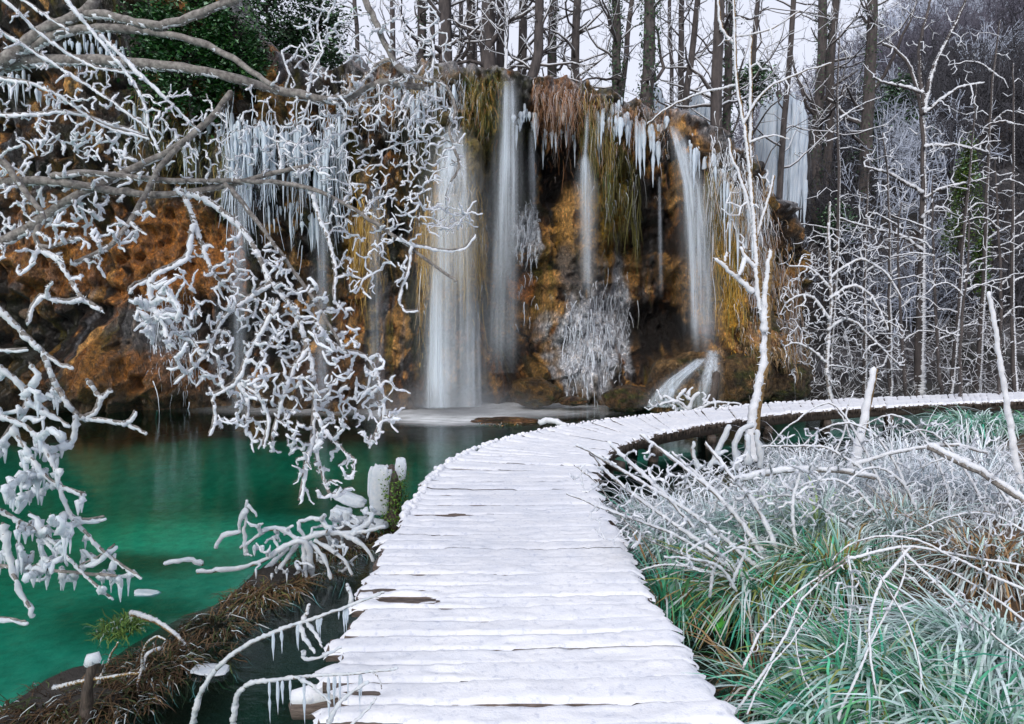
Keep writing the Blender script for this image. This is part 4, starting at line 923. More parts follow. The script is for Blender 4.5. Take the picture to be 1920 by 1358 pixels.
# evergreens
def evergreen(label, px, py, d, w_px, h_px, n, size, cols=((.55, .9, .6), (.9, 1, .8), (.4, .7, .55)), name='evergreen_bush', frosty=.12, cone=False):
    c = at(px, py, d); sx = w_px / F * d; sz = h_px / F * d
    root = thing(name, label, 'bush', loc=(c[0], c[1], c[2] - sz))
    T = Tubes(6); T.add([c - [0, -.2, sz], c - [0, -.1, sz * .4], c + [0, 0, sz * .6]], [.06, .05, .02])
    ns = 60; cen = []
    for _ in range(ns):
        v = unit(R.normal(size=3)) * R.uniform(.3, 1) ** .6; 
        if cone: z = R.uniform(-1, 1); a = R.uniform(0, 6.28); k = (1 - (z + 1) / 2) * .9 + .12; v = np.array([math.cos(a) * k, math.sin(a) * k, z])
        e = c + v * [sx, sx * .8, sz]; s0 = c + np.array([0, 0, v[2] * sz * .7 - .1]); cen.append(e); T.add([s0, (s0 + e) / 2 + [0, 0, .05], e], [.02, .014, .006], sides=4)
    put('stem', T.mesh('stem'), M['barkfar'], root)
    k = R.integers(0, ns, n); P = np.array(cen)[k] + R.normal(size=(n, 3)) * [sx * .16, sx * .16, sz * .13] - np.array([0, 0, 1]) * R.exponential(sz * .05, n)[:, None]
    v, q, cc_ = leaves(P, size, np.tile([0, -.3, 1.0], (n, 1)), cols)
    m = (R.random(n) < frosty).repeat(4); cc_[m] = np.array([7, 6, 8.])
    put('foliage', mesh_from('foliage', v, q, None, cc_, False), M['ivy'], root, kind='stuff')
evergreen('dark evergreen bush crowning the left cliff', 350, 100, 14.6, 95, 125, 11000, .055, cols=((.4, 1.1, .4), (.8, 1.5, .6), (.25, .6, .3)))
evergreen('shaded evergreen behind the left branches at the top edge', 500, 40, 17.6, 80, 110, 9000, .06)
evergreen('drooping evergreen right of the shaded one at the top edge', 600, 55, 18.2, 62, 95, 6500, .06, frosty=.2)
evergreen('mossy dark shrub on the rock spur left of the top evergreens', 445, 75, 14.1, 62, 80, 7500, .05, cols=((.4, 1.1, .4), (.8, 1.4, .5), (.25, .6, .3)))
evergreen('small dark fir tuft beside the big frozen waterfall', 1412, 158, 20.5, 42, 42, 2200, .06, frosty=.2)
evergreen('dark fir on the valley side left of the forked tree', 1684, 200, 30, 55, 50, 2400, .10, frosty=.15, cone=True)
evergreen('yellow-green ivy cone with a snowy tip in the right woods', 1812, 370, 17.5, 36, 95, 5200, .04, cols=((2.2, 2.0, .6), (1.4, 1.6, .6), (2.8, 2.2, .7)), frosty=.08, cone=True, name='ivy_stump')
evergreen('ragged ivy patch hanging below the yellow-green ivy cone', 1838, 490, 17.4, 18, 55, 1400, .04, cols=((2.2, 2.0, .6), (1.4, 1.6, .6)), frosty=.1)
evergreen('low evergreen clump at the foot of the valley side', 1570, 420, 24, 40, 40, 1600, .06, frosty=.25)
evergreen('dim evergreen on the upper valley side', 1600, 330, 29, 60, 40, 2000, .09, frosty=.2)

# woods covering the valley side: uncountable twigs, one mass
protos = []
for s_ in range(7):
    rg = np.random.default_rng(500 + s_); TB = Tubes(3)
    for _ in range(3):
        d = np.array([rg.normal(0, .25), rg.normal(0, .25), 1]); q, _ = zig((0, 0, 0), d, 1.0, .18, .12, 0.02, rg); TB.add(q, np.linspace(.016, .005, len(q)))
        limb_tree(TB, None, q, .012, .005, 1, 2, 8, .42, .12, .25, .04, minr=.0045, rng=rg)
    v, q, c = TB.arrays(); protos.append((v, q))
parts = []
cand = R.uniform(0, 1, (5200, 2)); 
for a, b in cand:
    px = 1400 + a * 760; r = 21 + (b ** 1.4) * 62
    p = hill_z(px, r)
    if px < 1520 and r < 27: continue
    qx, qy = proj(p)
    if qy > 700 or qx < 1395: continue
    h = R.uniform(.8, 1.6) * (1.0 + r * .03); v, q = protos[R.integers(7)]
    th = R.uniform(0, 6.28); cs, sn = math.cos(th), math.sin(th); sc_ = h * np.array([1, 1, 1.0]); tw = 1 + r / 30
    vv = np.stack([v[:, 0] * cs - v[:, 1] * sn, v[:, 0] * sn + v[:, 1] * cs, v[:, 2]], 1) * sc_ + p - [0, 0, .15]
    fz = noise(px * .012, r * .12, seed=300) + .5 * noise(px * .05, r * .4, seed=301) + (0.35 if r < 34 else -.05) + R.normal(0, .15)
    col = np.array([.06, .06, .07]) * R.uniform(.6, 1.3) if fz < .38 else np.array([.56, .62, .74]) * R.uniform(.6, 1.15)
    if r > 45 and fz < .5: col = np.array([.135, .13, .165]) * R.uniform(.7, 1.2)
    parts.append((vv, q, np.tile(col, (len(v), 1)))) 
    if len(parts) >= 1500: break
v, q, c = cat_meshes(parts); obj('valley_woods', mesh_from('valley_woods', v, q, None, c), M['twigs'], label='bare rimed woods covering the valley side at right', cat='woods', kind='stuff')

for px, d, h, lb in [(1500, 15.6, 1.3, 'low rimed scrub between the boulders and the weeping shrub'), (1590, 15.9, 1.2, 'low rimed scrub at the foot of the weeping shrub'), (1665, 16.2, 1.5, 'rimed scrub left of the forked tree base'), (1745, 15.4, 1.4, 'rimed scrub right of the forked tree base'), (1800, 16.5, 1.8, 'rimed scrub below the ivy cone'), (1860, 15.2, 1.5, 'rimed scrub behind the thin white pole'), (1930, 15.8, 1.9, 'rimed scrub at the right edge behind the boardwalk'), (1620, 19.5, 2.2, 'grey scrub on the slope behind the weeping shrub'), (1710, 20, 2.4, 'grey scrub on the slope behind the forked tree'), (1790, 20.5, 2.6, 'grey scrub on the slope behind the ivy cone'), (1880, 20, 2.6, 'grey scrub on the slope near the right edge'), (1530, 19.5, 2.0, 'pale scrub below the big frozen waterfall')]:
    p = hill_z(px, d); p = np.array([p[0], p[1], max(p[2], ground_at(p[0], p[1]))]); shrub(lb, p, h, 9, .8, frosty=.45, th=.005, name='rimed_scrub', weep=.03)
# ================================================================== TRACED, RIMED BRANCHES
def traced(name, label, cat, limbs, zones, d_jit=.10, th=3.2, frost_m='rime', bark_m='bark', spur=.5, off=.55, knob=.6, base=None, twig_w=1.6, drip=0.0, fdir=FDIR, kinkamp=.28, limb_frost=.35, sides=6, part='limb', smooth_it=2, down=0.0, rough=.28, seg=(17, 27), spiky=False):
    """limbs: (pixel polyline, d0, d1, w0, w1 half widths in px[, frost px]); zones: (cx, cy, rx, ry, n, max reach px[, frost px])"""
    p0 = limbs[0][0][0]; bl = at(p0[0], p0[1], limbs[0][1]) if base is None else np.array(base)
    root = thing(name, label, cat, loc=tuple(bl))
    TB = [Tubes(sides) for _ in limbs]; TF = [Tubes(sides, rough) for _ in limbs]
    for t_ in TF: t_.spiky = spiky
    nodes = []          # px, py, d, w, limb id
    for li, L in enumerate(limbs):
        pl, da, db, wa, wb = L[:5]; ft = L[5] if len(L) > 5 else None
        P = np.array(pl, float); s = np.concatenate([[0], np.cumsum(np.hypot(*np.diff(P, axis=0).T))]); s /= s[-1]
        A = np.column_stack([P, da + (db - da) * s]); W = wa + (wb - wa) * s
        A, W = smooth_poly(A, W, smooth_it)
        A[1:-1, :2] += R.normal(0, .8, (len(A) - 2, 2)); A[1:-1, 2] += R.normal(0, .006, len(A) - 2)
        X = at(A[:, 0], A[:, 1], A[:, 2]); rw = W / F * A[:, 2]
        lump = 1 + .12 * noise(np.arange(len(rw)) * .8 + li * 9, np.zeros(len(rw)), seed=4)
        TB[li].add(X, rw * lump, sides=8)
        fp = ft if ft is not None else max(th * limb_frost, 1.0)
        if fp > 0: frost(TF[li], X, rw, fp / F * da, off=off * 1.3, knob=knob, fdir=fdir) if wa < 5 else frost(TF[li], X + fdir * rw[:, None] * .75, rw, fp / F * da, off=.25, knob=knob, fdir=fdir) if ft is not None else frost(TF[li], X + fdir * rw[:, None] * .5, rw * .98, fp / F * da * .5, off=0, knob=1.2, fdir=fdir, step=.014)
        q, rr = resample(A, W, 7.0 if True else 1)
        for a, w_ in zip(q, rr): nodes.append((a[0], a[1], a[2], w_, li))
    nd = np.array(nodes); cnt = len(nd); cap = cnt + 60 * sum(z[4] for z in zones) + 10
    big = np.zeros((cap, 5)); big[:cnt] = nd
    order = [(z, k) for z in zones for k in range(z[4])]; R.shuffle(order)
    for z, k in order:
        cx, cy, rx, ry, n, reach = z[:6]; fth = z[6] if len(z) > 6 else th
        a = R.uniform(0, 2 * math.pi); m = math.sqrt(R.random()); tx_, ty_ = cx + rx * m * math.cos(a), cy + ry * m * math.sin(a)
        dx = big[:cnt, 0] - tx_; dy = big[:cnt, 1] - ty_; D2 = dx * dx + (dy * (1 + down * (dy > 0))) ** 2
        j = int(np.argmin(D2)); D = math.sqrt(D2[j])
        if D < 7: continue
        if D > reach: f = reach / D; tx_ = big[j, 0] - dx[j] * f; ty_ = big[j, 1] - dy[j] * f; D = reach
        s0 = big[j]; li = int(s0[4]); ns = max(2, int(D / R.uniform(*seg)))
        t = np.linspace(0, 1, ns + 1); pd = np.array([-(ty_ - s0[1]), tx_ - s0[0]]) / (D + 1e-6)
        jit = np.where(np.arange(ns + 1) % 2 == 0, 1, -1) * kinkamp * 15 * R.uniform(.3, 1.2, ns + 1) + R.normal(0, 2.0, ns + 1); jit[0] = 0
        bow = math.sin(R.uniform(-1, 1)) * D * .12 * np.sin(t * math.pi)
        A = np.column_stack([s0[0] + (tx_ - s0[0]) * t + pd[0] * (jit + bow), s0[1] + (ty_ - s0[1]) * t + pd[1] * (jit + bow), s0[2] + R.normal(0, d_jit) * t])
        w0 = min(s0[3] * .8, twig_w * 1.3); W = np.linspace(w0, max(twig_w * .45, w0 * .5), ns + 1)
        X = at(A[:, 0], A[:, 1], A[:, 2]); rw = W / F * A[:, 2]; fw = fth / F * s0[2] * R.uniform(.75, 1.2)
        TB[li].add(X, rw, sides=4); frost(TF[li], X, rw, fw, off=off, knob=knob, fdir=fdir, sides=sides)
        for a_, w_ in zip(A[1:], W[1:]):
            if cnt < cap: big[cnt] = (*a_, w_, li); cnt += 1
        for q in range(1, ns + 1):
            if R.random() < spur:
                an = math.atan2(A[q, 1] - A[q - 1, 1], A[q, 0] - A[q - 1, 0]) + R.choice([-1, 1]) * R.uniform(.5, 1.2); l = R.uniform(7, 18) * (fth / 3.2) ** .5
                B = A[q] + np.array([math.cos(an) * l, math.sin(an) * l, R.normal(0, .02)]); C = B + np.array([math.cos(an + R.normal(0, .9)) * l * .55, math.sin(an + R.normal(0, .9)) * l * .55, 0])
                Y = at(np.array([A[q, 0], B[0], C[0]]), np.array([A[q, 1], B[1], C[1]]), np.array([A[q, 2], B[2], C[2]]))
                TB[li].add(Y, [rw[q] * .7, rw[q] * .55, rw[q] * .4], sides=3); frost(TF[li], Y, rw[q] * .5 * np.ones(3), fw * R.uniform(.75, 1.15), off=off, knob=knob, fdir=fdir, sides=sides)
            if drip and R.random() < drip:
                p = X[q]; l = R.uniform(.02, .09); TF[li].add([p, p - [0, 0, l * .5], p - [0.002, 0, l]], [fw * .7, fw * .5, fw * .15], sides=5)
    for li in range(len(limbs)):
        o = put(part, TB[li].mesh(part), M[bark_m], root, kind='stuff')
        if TF[li].n: obj('rime', TF[li].mesh('rime'), M[frost_m], o, kind='stuff')
    return root

# ---- the big rimed tree reaching in from the left
trunk_x = at(-330, 200, 3.1)
FL = [([(-330, 250), (-120, 190), (0, 118), (40, 92), (78, 56), (130, 36), (170, 18), (182, -10)], 3.1, 3.0, 19, 8),
      ([(150, 26), (205, 28), (245, 40), (295, 50), (345, 38), (400, 15), (470, -12)], 3.0, 2.9, 8, 7),
      ([(30, 100), (62, 88), (100, 65), (160, 52), (220, 52), (290, 60), (370, 76), (430, 105), (480, 140), (520, 168)], 3.05, 2.9, 9, 5),
      ([(-40, 150), (0, 122), (80, 112), (160, 112), (240, 117), (330, 125), (420, 140), (500, 165), (600, 185), (632, 193), (690, 165), (715, 152), (745, 158), (796, 164)], 3.1, 3.0, 12, 6),
      ([(632, 193), (600, 186), (660, 178), (705, 120), (738, 108), (765, 140), (800, 150), (828, 152), (850, 182), (855, 212), (840, 242), (850, 272), (865, 312), (845, 341)], 3.0, 2.9, 4, 2.4),
      ([(765, 142), (745, 128), (725, 90), (705, 42), (684, 0), (670, -40)], 2.95, 2.9, 5, 6),
      ([(-330, 330), (-100, 345), (0, 343), (80, 338), (165, 350), (250, 362), (300, 368), (425, 350), (500, 326), (580, 311)], 3.0, 2.9, 12, 4),
      ([(100, 330), (165, 322), (300, 340), (450, 340), (550, 343), (625, 370), (675, 400), (725, 432), (790, 480), (855, 529)], 2.95, 2.8, 6, 2.6),
      ([(-330, 520), (-100, 490), (0, 456), (61, 425), (130, 372), (230, 326), (326, 280), (391, 230), (433, 172)], 3.0, 2.95, 14, 5),
      ([(140, 492), (200, 470), (235, 430), (262, 385), (282, 345), (302, 308), (335, 276)], 2.8, 2.9, 4.5, 5),
      ([(-120, 240), (0, 291), (30, 337), (57, 372), (88, 406), (62, 440), (78, 468), (120, 455), (142, 445)], 2.7, 2.65, 7, 3.5),
      ([(78, 468), (110, 485), (135, 530), (152, 558), (190, 580)], 2.65, 2.6, 3.5, 3.2, 4.5),
      ([(150, 557), (110, 565), (75, 548), (58, 575), (50, 605)], 2.6, 2.6, 3, 2.6, 4.2),
      ([(420, 345), (435, 355), (470, 400), (520, 465), (565, 530), (590, 560), (640, 650)], 2.85, 2.75, 5, 3),
      ([(350, 360), (380, 367), (430, 405), (465, 440), (490, 490), (505, 530), (540, 560), (560, 600), (576, 650), (590, 715), (587, 780), (585, 822), (600, 880), (618, 926)], 2.85, 2.6, 5, 3.4, 4.0),
      ([(330, 352), (345, 365), (365, 420), (385, 480), (400, 515), (435, 545), (480, 560)], 2.85, 2.75, 4.2, 3, 3.2),
      ([(362, 415), (355, 440), (350, 482), (318, 498), (290, 508), (272, 525), (250, 530), (240, 545)], 2.8, 2.7, 2.6, 2.4, 5),
      ([(280, 515), (278, 560), (300, 600), (320, 640)], 2.7, 2.7, 2.4, 2, 7),
      ([(575, 350), (587, 365), (592, 395), (615, 445), (630, 505), (624, 562)], 2.9, 2.8, 3, 2.4, 3.4),
      ([(770, 458), (766, 500), (745, 556), (755, 582), (782, 580)], 2.8, 2.8, 2, 1.8, 2.8),
      ([(745, 445), (770, 456), (810, 466), (868, 470), (890, 438)], 2.8, 2.8, 2, 1.6, 2.8),
      ([(590, 600), (610, 630), (635, 655), (680, 660), (700, 680), (715, 730), (720, 780), (690, 836)], 2.7, 2.65, 2.6, 2, 4),
      ([(505, 530), (460, 560), (425, 582), (400, 625), (385, 665), (325, 716)], 2.75, 2.7, 2.8, 2, 3.6),
      ([(520, 560), (500, 600), (480, 632), (462, 662), (445, 715), (392, 740), (405, 770), (392, 812)], 2.7, 2.65, 3, 2.2, 4),
      ([(445, 712), (465, 750), (460, 812)], 2.68, 2.65, 2.4, 2.2, 4.4), ([(445, 712), (485, 735), (505, 785), (492, 836)], 2.68, 2.62, 2.4, 2, 4.2),
      ([(575, 650), (540, 697), (515, 790), (508, 835)], 2.68, 2.62, 2.4, 2, 4.2), ([(585, 815), (572, 870), (560, 938)], 2.62, 2.58, 2.6, 2.4, 5), ([(588, 770), (612, 810), (640, 840), (664, 860)], 2.62, 2.6, 2.4, 2, 4.4)]
SH = [([(-200, -140), (15, 0), (50, 40), (115, 92), (185, 130), (262, 134)], 2.3, 2.4), ([(-160, -40), (0, 57), (60, 92), (150, 150), (200, 182), (282, 242)], 2.35, 2.4), ([(60, -90), (125, 0), (160, 42), (215, 110), (255, 160), (272, 205), (282, 250), (297, 282)], 2.3, 2.35), ([(-40, -60), (45, 0), (90, 30), (126, 52)], 2.3, 2.3),
      ([(185, 62), (230, 105), (290, 165), (370, 241)], 2.35, 2.4), ([(-160, 130), (0, 145), (70, 155), (130, 190), (190, 235), (276, 257)], 2.35, 2.4), ([(-100, 215), (0, 215), (60, 212), (130, 205), (200, 230), (270, 250)], 2.35, 2.45)]
for pl, a, b in SH: FL.append((pl, a, b, 2.6, 1.6, 3.8))
ZN = [(640, 110, 120, 120, 80, 80), (760, 95, 85, 100, 50, 70), (690, 270, 180, 110, 210, 70), (560, 230, 130, 100, 55, 80), (800, 260, 70, 90, 35, 70), (720, 400, 110, 55, 70, 60), (835, 405, 48, 28, 60, 40, 2.2), (705, 500, 80, 60, 30, 60),
      (570, 640, 110, 110, 150, 60, 4), (545, 770, 110, 80, 100, 60, 4), (610, 880, 55, 60, 28, 60, 4.2), (690, 740, 55, 90, 60, 50, 3.8), (440, 520, 110, 70, 55, 60, 3.6), (290, 580, 50, 60, 46, 50, 7), (375, 650, 60, 70, 45, 60, 4.5), (455, 740, 70, 70, 45, 60, 4), (470, 620, 80, 60, 40, 60, 4),
      (150, 200, 170, 100, 80, 90), (130, 320, 150, 80, 70, 80, 3.6), (100, 450, 110, 80, 50, 70, 4), (300, 250, 130, 100, 45, 90), (420, 290, 120, 80, 45, 80), (60, 60, 80, 50, 10, 70), (200, 410, 90, 60, 20, 80, 4)]
gz = ground_at(trunk_x[0], 3.1)
FD2 = unit(np.array([.5, -.2, -.8]))
ZN = [(*z[:4], int(z[4] * (2.4 if z[1] < 430 else 1.7)), z[5] * 1.7, *z[6:]) for z in ZN]
tr = traced('rimed_tree', 'large grey-barked tree whose rime-coated branches fill the upper left', 'tree', FL, ZN, fdir=FD2, off=.95, spur=.3, th=2.3, twig_w=1.6, knob=.5, rough=.42, spiky=True, kinkamp=.24, seg=(20, 34), base=(trunk_x[0], 3.1, gz - .1))
T = Tubes(12); zz = np.linspace(gz - .3, 3.9, 12); T.add(np.stack([trunk_x[0] + .04 * np.sin(zz * 2), 3.1 + .05 * np.cos(zz * 1.4), zz], 1), .15 - .015 * zz); put('trunk', T.mesh('trunk'), M['bark'], tr)

# ---- ice-laden bush low on the left
BL = [([(-150, 440), (0, 578), (33, 615), (66, 648), (80, 658), (94, 700), (113, 738), (141, 776), (156, 783), (179, 771), (188, 752), (184, 738), (163, 712)], 2.5, 2.5, 6, 4, 3.5), ([(186, 748), (196, 738), (207, 730)], 2.5, 2.5, 3, 3, 3.5), ([(156, 783), (190, 786), (245, 794), (272, 812)], 2.5, 2.45, 3, 2, 3.5), ([(228, 792), (246, 786), (252, 770)], 2.46, 2.45, 2, 2, 4), ([(141, 776), (139, 800), (132, 830)], 2.5, 2.5, 3, 3, 5),
      ([(80, 660), (110, 682), (135, 688)], 2.5, 2.5, 3, 3, 4), ([(-80, 640), (0, 686), (45, 725), (52, 760), (20, 800), (-10, 840)], 2.55, 2.6, 4, 3, 6), ([(45, 735), (70, 700), (62, 690), (55, 680)], 2.52, 2.5, 3, 2, 7), ([(50, 750), (85, 770), (128, 795)], 2.5, 2.5, 2, 2, 6), ([(-60, 650), (0, 655), (50, 653)], 2.5, 2.5, 2, 2, 4),
      ([(-60, 770), (0, 778), (60, 800), (100, 868), (122, 955), (160, 1000), (200, 1040), (262, 1082)], 2.5, 2.35, 3, 2.2, 4), ([(20, 800), (60, 860), (95, 905), (158, 925)], 2.5, 2.4, 2.6, 2, 5), ([(-100, 1048), (0, 1062), (100, 1070), (218, 1080)], 2.45, 2.4, 4, 3, .8), ([(-60, 930), (10, 962), (100, 1010), (150, 1072), (210, 1122)], 2.4, 2.35, 3, 2.4, 3), ([(5, 980), (12, 1040), (30, 1090), (60, 1150)], 2.4, 2.35, 3, 3, 6), ([(-40, 1150), (0, 1158), (48, 1165)], 2.3, 2.3, 2, 2, 5), ([(120, 960), (150, 975), (195, 968)], 2.42, 2.4, 2, 2, 6), ([(150, 1060), (190, 1040), (215, 1020)], 2.4, 2.4, 2, 2, 7)]
BZ = [(50, 740, 70, 50, 16, 50, 6), (50, 850, 70, 80, 40, 60, 8), (70, 940, 90, 70, 46, 60, 8), (110, 1040, 110, 45, 46, 55, 6), (30, 1030, 50, 60, 16, 55, 7), (200, 1080, 50, 30, 10, 40, 6)]
bb = at(-230, 700, 2.5); traced('ice_laden_bush', 'ice-laden bush bowing over the pond at the lower left edge', 'bush', BL, BZ, frost_m='glaze', th=6, spur=.25, knob=.5, drip=.7, fdir=FD2, rough=.4, base=(bb[0], 2.5, ground_at(bb[0], 2.5)), off=.8, kinkamp=.15)

# ---- rimed sapling with the sawn limbs, right of the walkway
TL = [([(1418, 862), (1413, 795), (1428, 722), (1438, 662), (1437, 606), (1425, 560), (1420, 500)], 8.4, 8.4, 11, 5, 4.5), ([(1420, 510), (1419, 480), (1415, 420), (1405, 300), (1396, 230), (1380, 150), (1379, 60), (1374, -30)], 8.4, 8.6, 4.2, 1.6, 2.0), ([(1437, 620), (1438, 560), (1443, 500), (1447, 472)], 8.35, 8.3, 8, 5, 3), ([(1416, 548), (1382, 516), (1346, 486)], 8.45, 8.4, 5, 5, 3.5), ([(1358, 496), (1362, 484), (1365, 474)], 8.42, 8.4, 3, 3, 3), ([(1420, 500), (1400, 485), (1392, 465)], 8.4, 8.4, 4, 3, 4), ([(1400, 485), (1395, 505), (1390, 515)], 8.4, 8.35, 3, 3, 5),
      ([(1405, 320), (1410, 262), (1407, 140), (1409, 60)], 8.5, 8.6, 3, 1.8, 2.4), ([(1379, 82), (1355, 62), (1348, 20), (1346, -20)], 8.6, 8.6, 2.6, 1.8, 2), ([(1415, 420), (1390, 330), (1372, 295), (1368, 260)], 8.5, 8.5, 3, 1.8, 2.6), ([(1418, 450), (1440, 380), (1452, 330)], 8.5, 8.5, 2.6, 1.6, 2.2), ([(1396, 232), (1430, 170), (1490, 140), (1560, 118)], 8.5, 8.4, 2, 1.2, 1.6), ([(1400, 270), (1450, 250), (1480, 262)], 8.5, 8.4, 2, 1, 1.5), ([(1375, 70), (1440, 60), (1500, 20)], 8.6, 8.6, 1.6, 1, 1.4), ([(1380, 160), (1320, 172), (1260, 195), (1215, 232)], 8.6, 8.7, 2, 1.2, 1.4)]
traced('rimed_sapling', 'sapling with thick rime on one side and two sawn limbs beside the bend', 'tree', TL, [(1400, 350, 40, 120, 20, 50, 1.6), (1420, 130, 70, 110, 16, 60, 1.2)], bark_m='barkbrown', th=2, fdir=unit(np.array([-.85, -.5, .1])), off=.8, base=(at(1418, 862, 8.4)[0], 8.4, -.2), d_jit=.2, knob=.35, rough=.22, spiky=True)
traced('snowy_stake', 'short snow-caked stake standing among the arching twigs', 'stake', [([(1600, 880), (1608, 850), (1622, 785), (1640, 692)], 7.2, 7.2, 8, 7, 5)], [], bark_m='barkbrown', fdir=unit(np.array([-.6, -.8, .2])), off=.4, knob=.3, rough=.14, base=at(1600, 880, 7.2))
traced('snowy_pole', 'tall thin white pole leaning near the right edge', 'pole', [([(1912, 905), (1900, 840), (1885, 742), (1868, 630), (1853, 550)], 5.6, 5.6, 5, 4, 4)], [], bark_m='barkbrown', fdir=unit(np.array([-.5, -.8, .2])), off=.4, knob=.3, rough=.14, base=at(1912, 905, 5.6))

# ---- white weeping shrub by the far bend, and frosted trees of the right bank
def ground_pt(px, py, z): return onz(px, py, z)
WL = [([(1560, 760), (1548, 690), (1556, 610), (1560, 540), (1552, 440), (1556, 380)], 14.8, 14.8, 4, 2, 2), ([(1556, 600), (1520, 550), (1480, 560), (1462, 590)], 14.7, 14.5, 2.4, 1, 2), ([(1556, 560), (1600, 530), (1640, 560), (1665, 620)], 14.7, 14.4, 2.4, 1, 2), ([(1552, 620), (1590, 590), (1640, 640), (1680, 680)], 14.7, 14.4, 2, 1, 2), ([(1548, 680), (1500, 640), (1470, 650)], 14.7, 14.5, 2, 1, 1.8), ([(1556, 540), (1520, 500), (1480, 500)], 14.8, 14.6, 2, 1, 1.8), ([(1558, 520), (1610, 480), (1660, 510), (1690, 560)], 14.8, 14.5, 2, 1, 1.8)]
traced('weeping_shrub', 'white weeping shrub, densely rimed, behind the far stretch of boardwalk', 'shrub', WL, [(1560, 560, 100, 80, 330, 60, 1.2), (1530, 660, 70, 70, 180, 60, 1.2), (1620, 640, 80, 80, 190, 60, 1.2), (1560, 470, 90, 40, 90, 60, 1.0)], th=1.3, d_jit=.35, spur=.5, twig_w=.8, base=at(1560, 762, 14.8), sides=4, kinkamp=.15)
T1 = [([(1722, 752), (1726, 600), (1729, 430), (1732, 300), (1730, 215), (1712, 140), (1690, 100), (1655, 82)], 15.6, 15.8, 10, 2, 1.2), ([(1731, 215), (1742, 150), (1762, 100), (1790, 50), (1815, -10)], 15.7, 15.7, 5, 2, 1), ([(1732, 200), (1722, 120), (1728, 60), (1745, 0)], 15.7, 15.9, 4, 2, 1), ([(1728, 175), (1690, 160), (1660, 158), (1638, 146)], 15.6, 15.4, 3, 1.4, 2), ([(1733, 212), (1760, 190), (1800, 162), (1845, 156)], 15.6, 15.3, 3, 1.4, 1.8), ([(1730, 362), (1690, 340), (1660, 322), (1622, 314)], 15.6, 15.2, 3, 1.4, 2.2), ([(1731, 372), (1770, 350), (1812, 344)], 15.6, 15.2, 3, 1.4, 2), ([(1733, 275), (1790, 272), (1852, 285)], 15.6, 15.3, 3, 1.4, 2), ([(1728, 410), (1760, 385), (1782, 398)], 15.6, 15.3, 2.6, 1.4, 2), ([(1728, 470), (1690, 440), (1640, 430), (1575, 410)], 15.6, 15.2, 2.6, 1.2, 1.8)]
traced('forked_tree', 'tall bare tree with a wide fork and snow-lined boughs at right', 'tree', T1, [(1720, 90, 110, 90, 60, 60, .7), (1680, 300, 80, 60, 30, 60, 1), (1790, 260, 80, 80, 40, 60, 1), (1690, 430, 80, 60, 30, 60, 1)], th=.9, bark_m='barkfar', d_jit=.4, twig_w=.9, base=at(1722, 752, 15.6), sides=4, spur=.3)
RT = [(1552, 335, 6, 16.5, 1575, 60), (1618, 420, 5, 15.8, 1630, 300), (1668, 470, 5, 15.2, 1655, 250), (1780, 430, 5, 15.0, 1830, 160), (1768, 520, 4, 14.6, 1750, 330), (1830, 450, 6, 15.4, 1875, 40), (1872, 520, 4, 14.4, 1866, 300), (1905, 560, 5, 14.8, 1900, 120), (1800, 600, 4, 13.8, 1815, 400), (1700, 620, 4, 14.8, 1690, 380)]
side_lab = ['slim trunk with white side twigs left of the weeping shrub', 'crooked young tree just right of the weeping shrub', 'thin pale stem close left of the forked tree', 'leaning dark stem close right of the forked tree', 'knotty low stem behind the boardwalk right of the forked tree', 'tall stem passing in front of the ivy cone', 'short twiggy stem above the thin white pole', 'rimed stem at the right edge of the woods', 'low arching stem under the ivy cone', 'short forked stem at the foot of the forked tree']
for (bx, _, w, d, tx2, ty2), lb in zip(RT, side_lab):
    by2 = 752; mid = ((bx + tx2) / 2 + R.uniform(-12, 12), (by2 + ty2) / 2)
    L = [([(bx, by2 + 8), ((bx * 2 + mid[0]) / 3 + R.uniform(-6, 6), (by2 * 2 + mid[1]) / 3), mid, ((tx2 * 2 + mid[0]) / 3 + R.uniform(-8, 8), (ty2 * 2 + mid[1]) / 3), (tx2, ty2)], d, d, w, 1.2, .35)]
    for k in range(5):
        f = R.uniform(.25, .9); sx = np.interp(f, [0, .5, 1], [bx, mid[0], tx2]); sy = np.interp(f, [0, .5, 1], [by2, mid[1], ty2]); sg = R.choice([-1, 1]); l = R.uniform(40, 95)
        L.append(([(sx, sy), (sx + sg * l * .4, sy - l * R.uniform(.1, .4)), (sx + sg * l, sy - l * R.uniform(-.1, .6))], d, d - R.uniform(-.4, .5), 1.5, .8, 1.0))
    cx, cy = (bx + tx2) / 2, (by2 + ty2) / 2
    traced('young_tree', lb, 'tree', L, [(cx, cy, 75, (by2 - ty2) / 2, 52, 50, .55)], th=.55, bark_m='barkfar', d_jit=.4, twig_w=.9, base=at(bx, by2 + 8, d), sides=4, spur=.4)

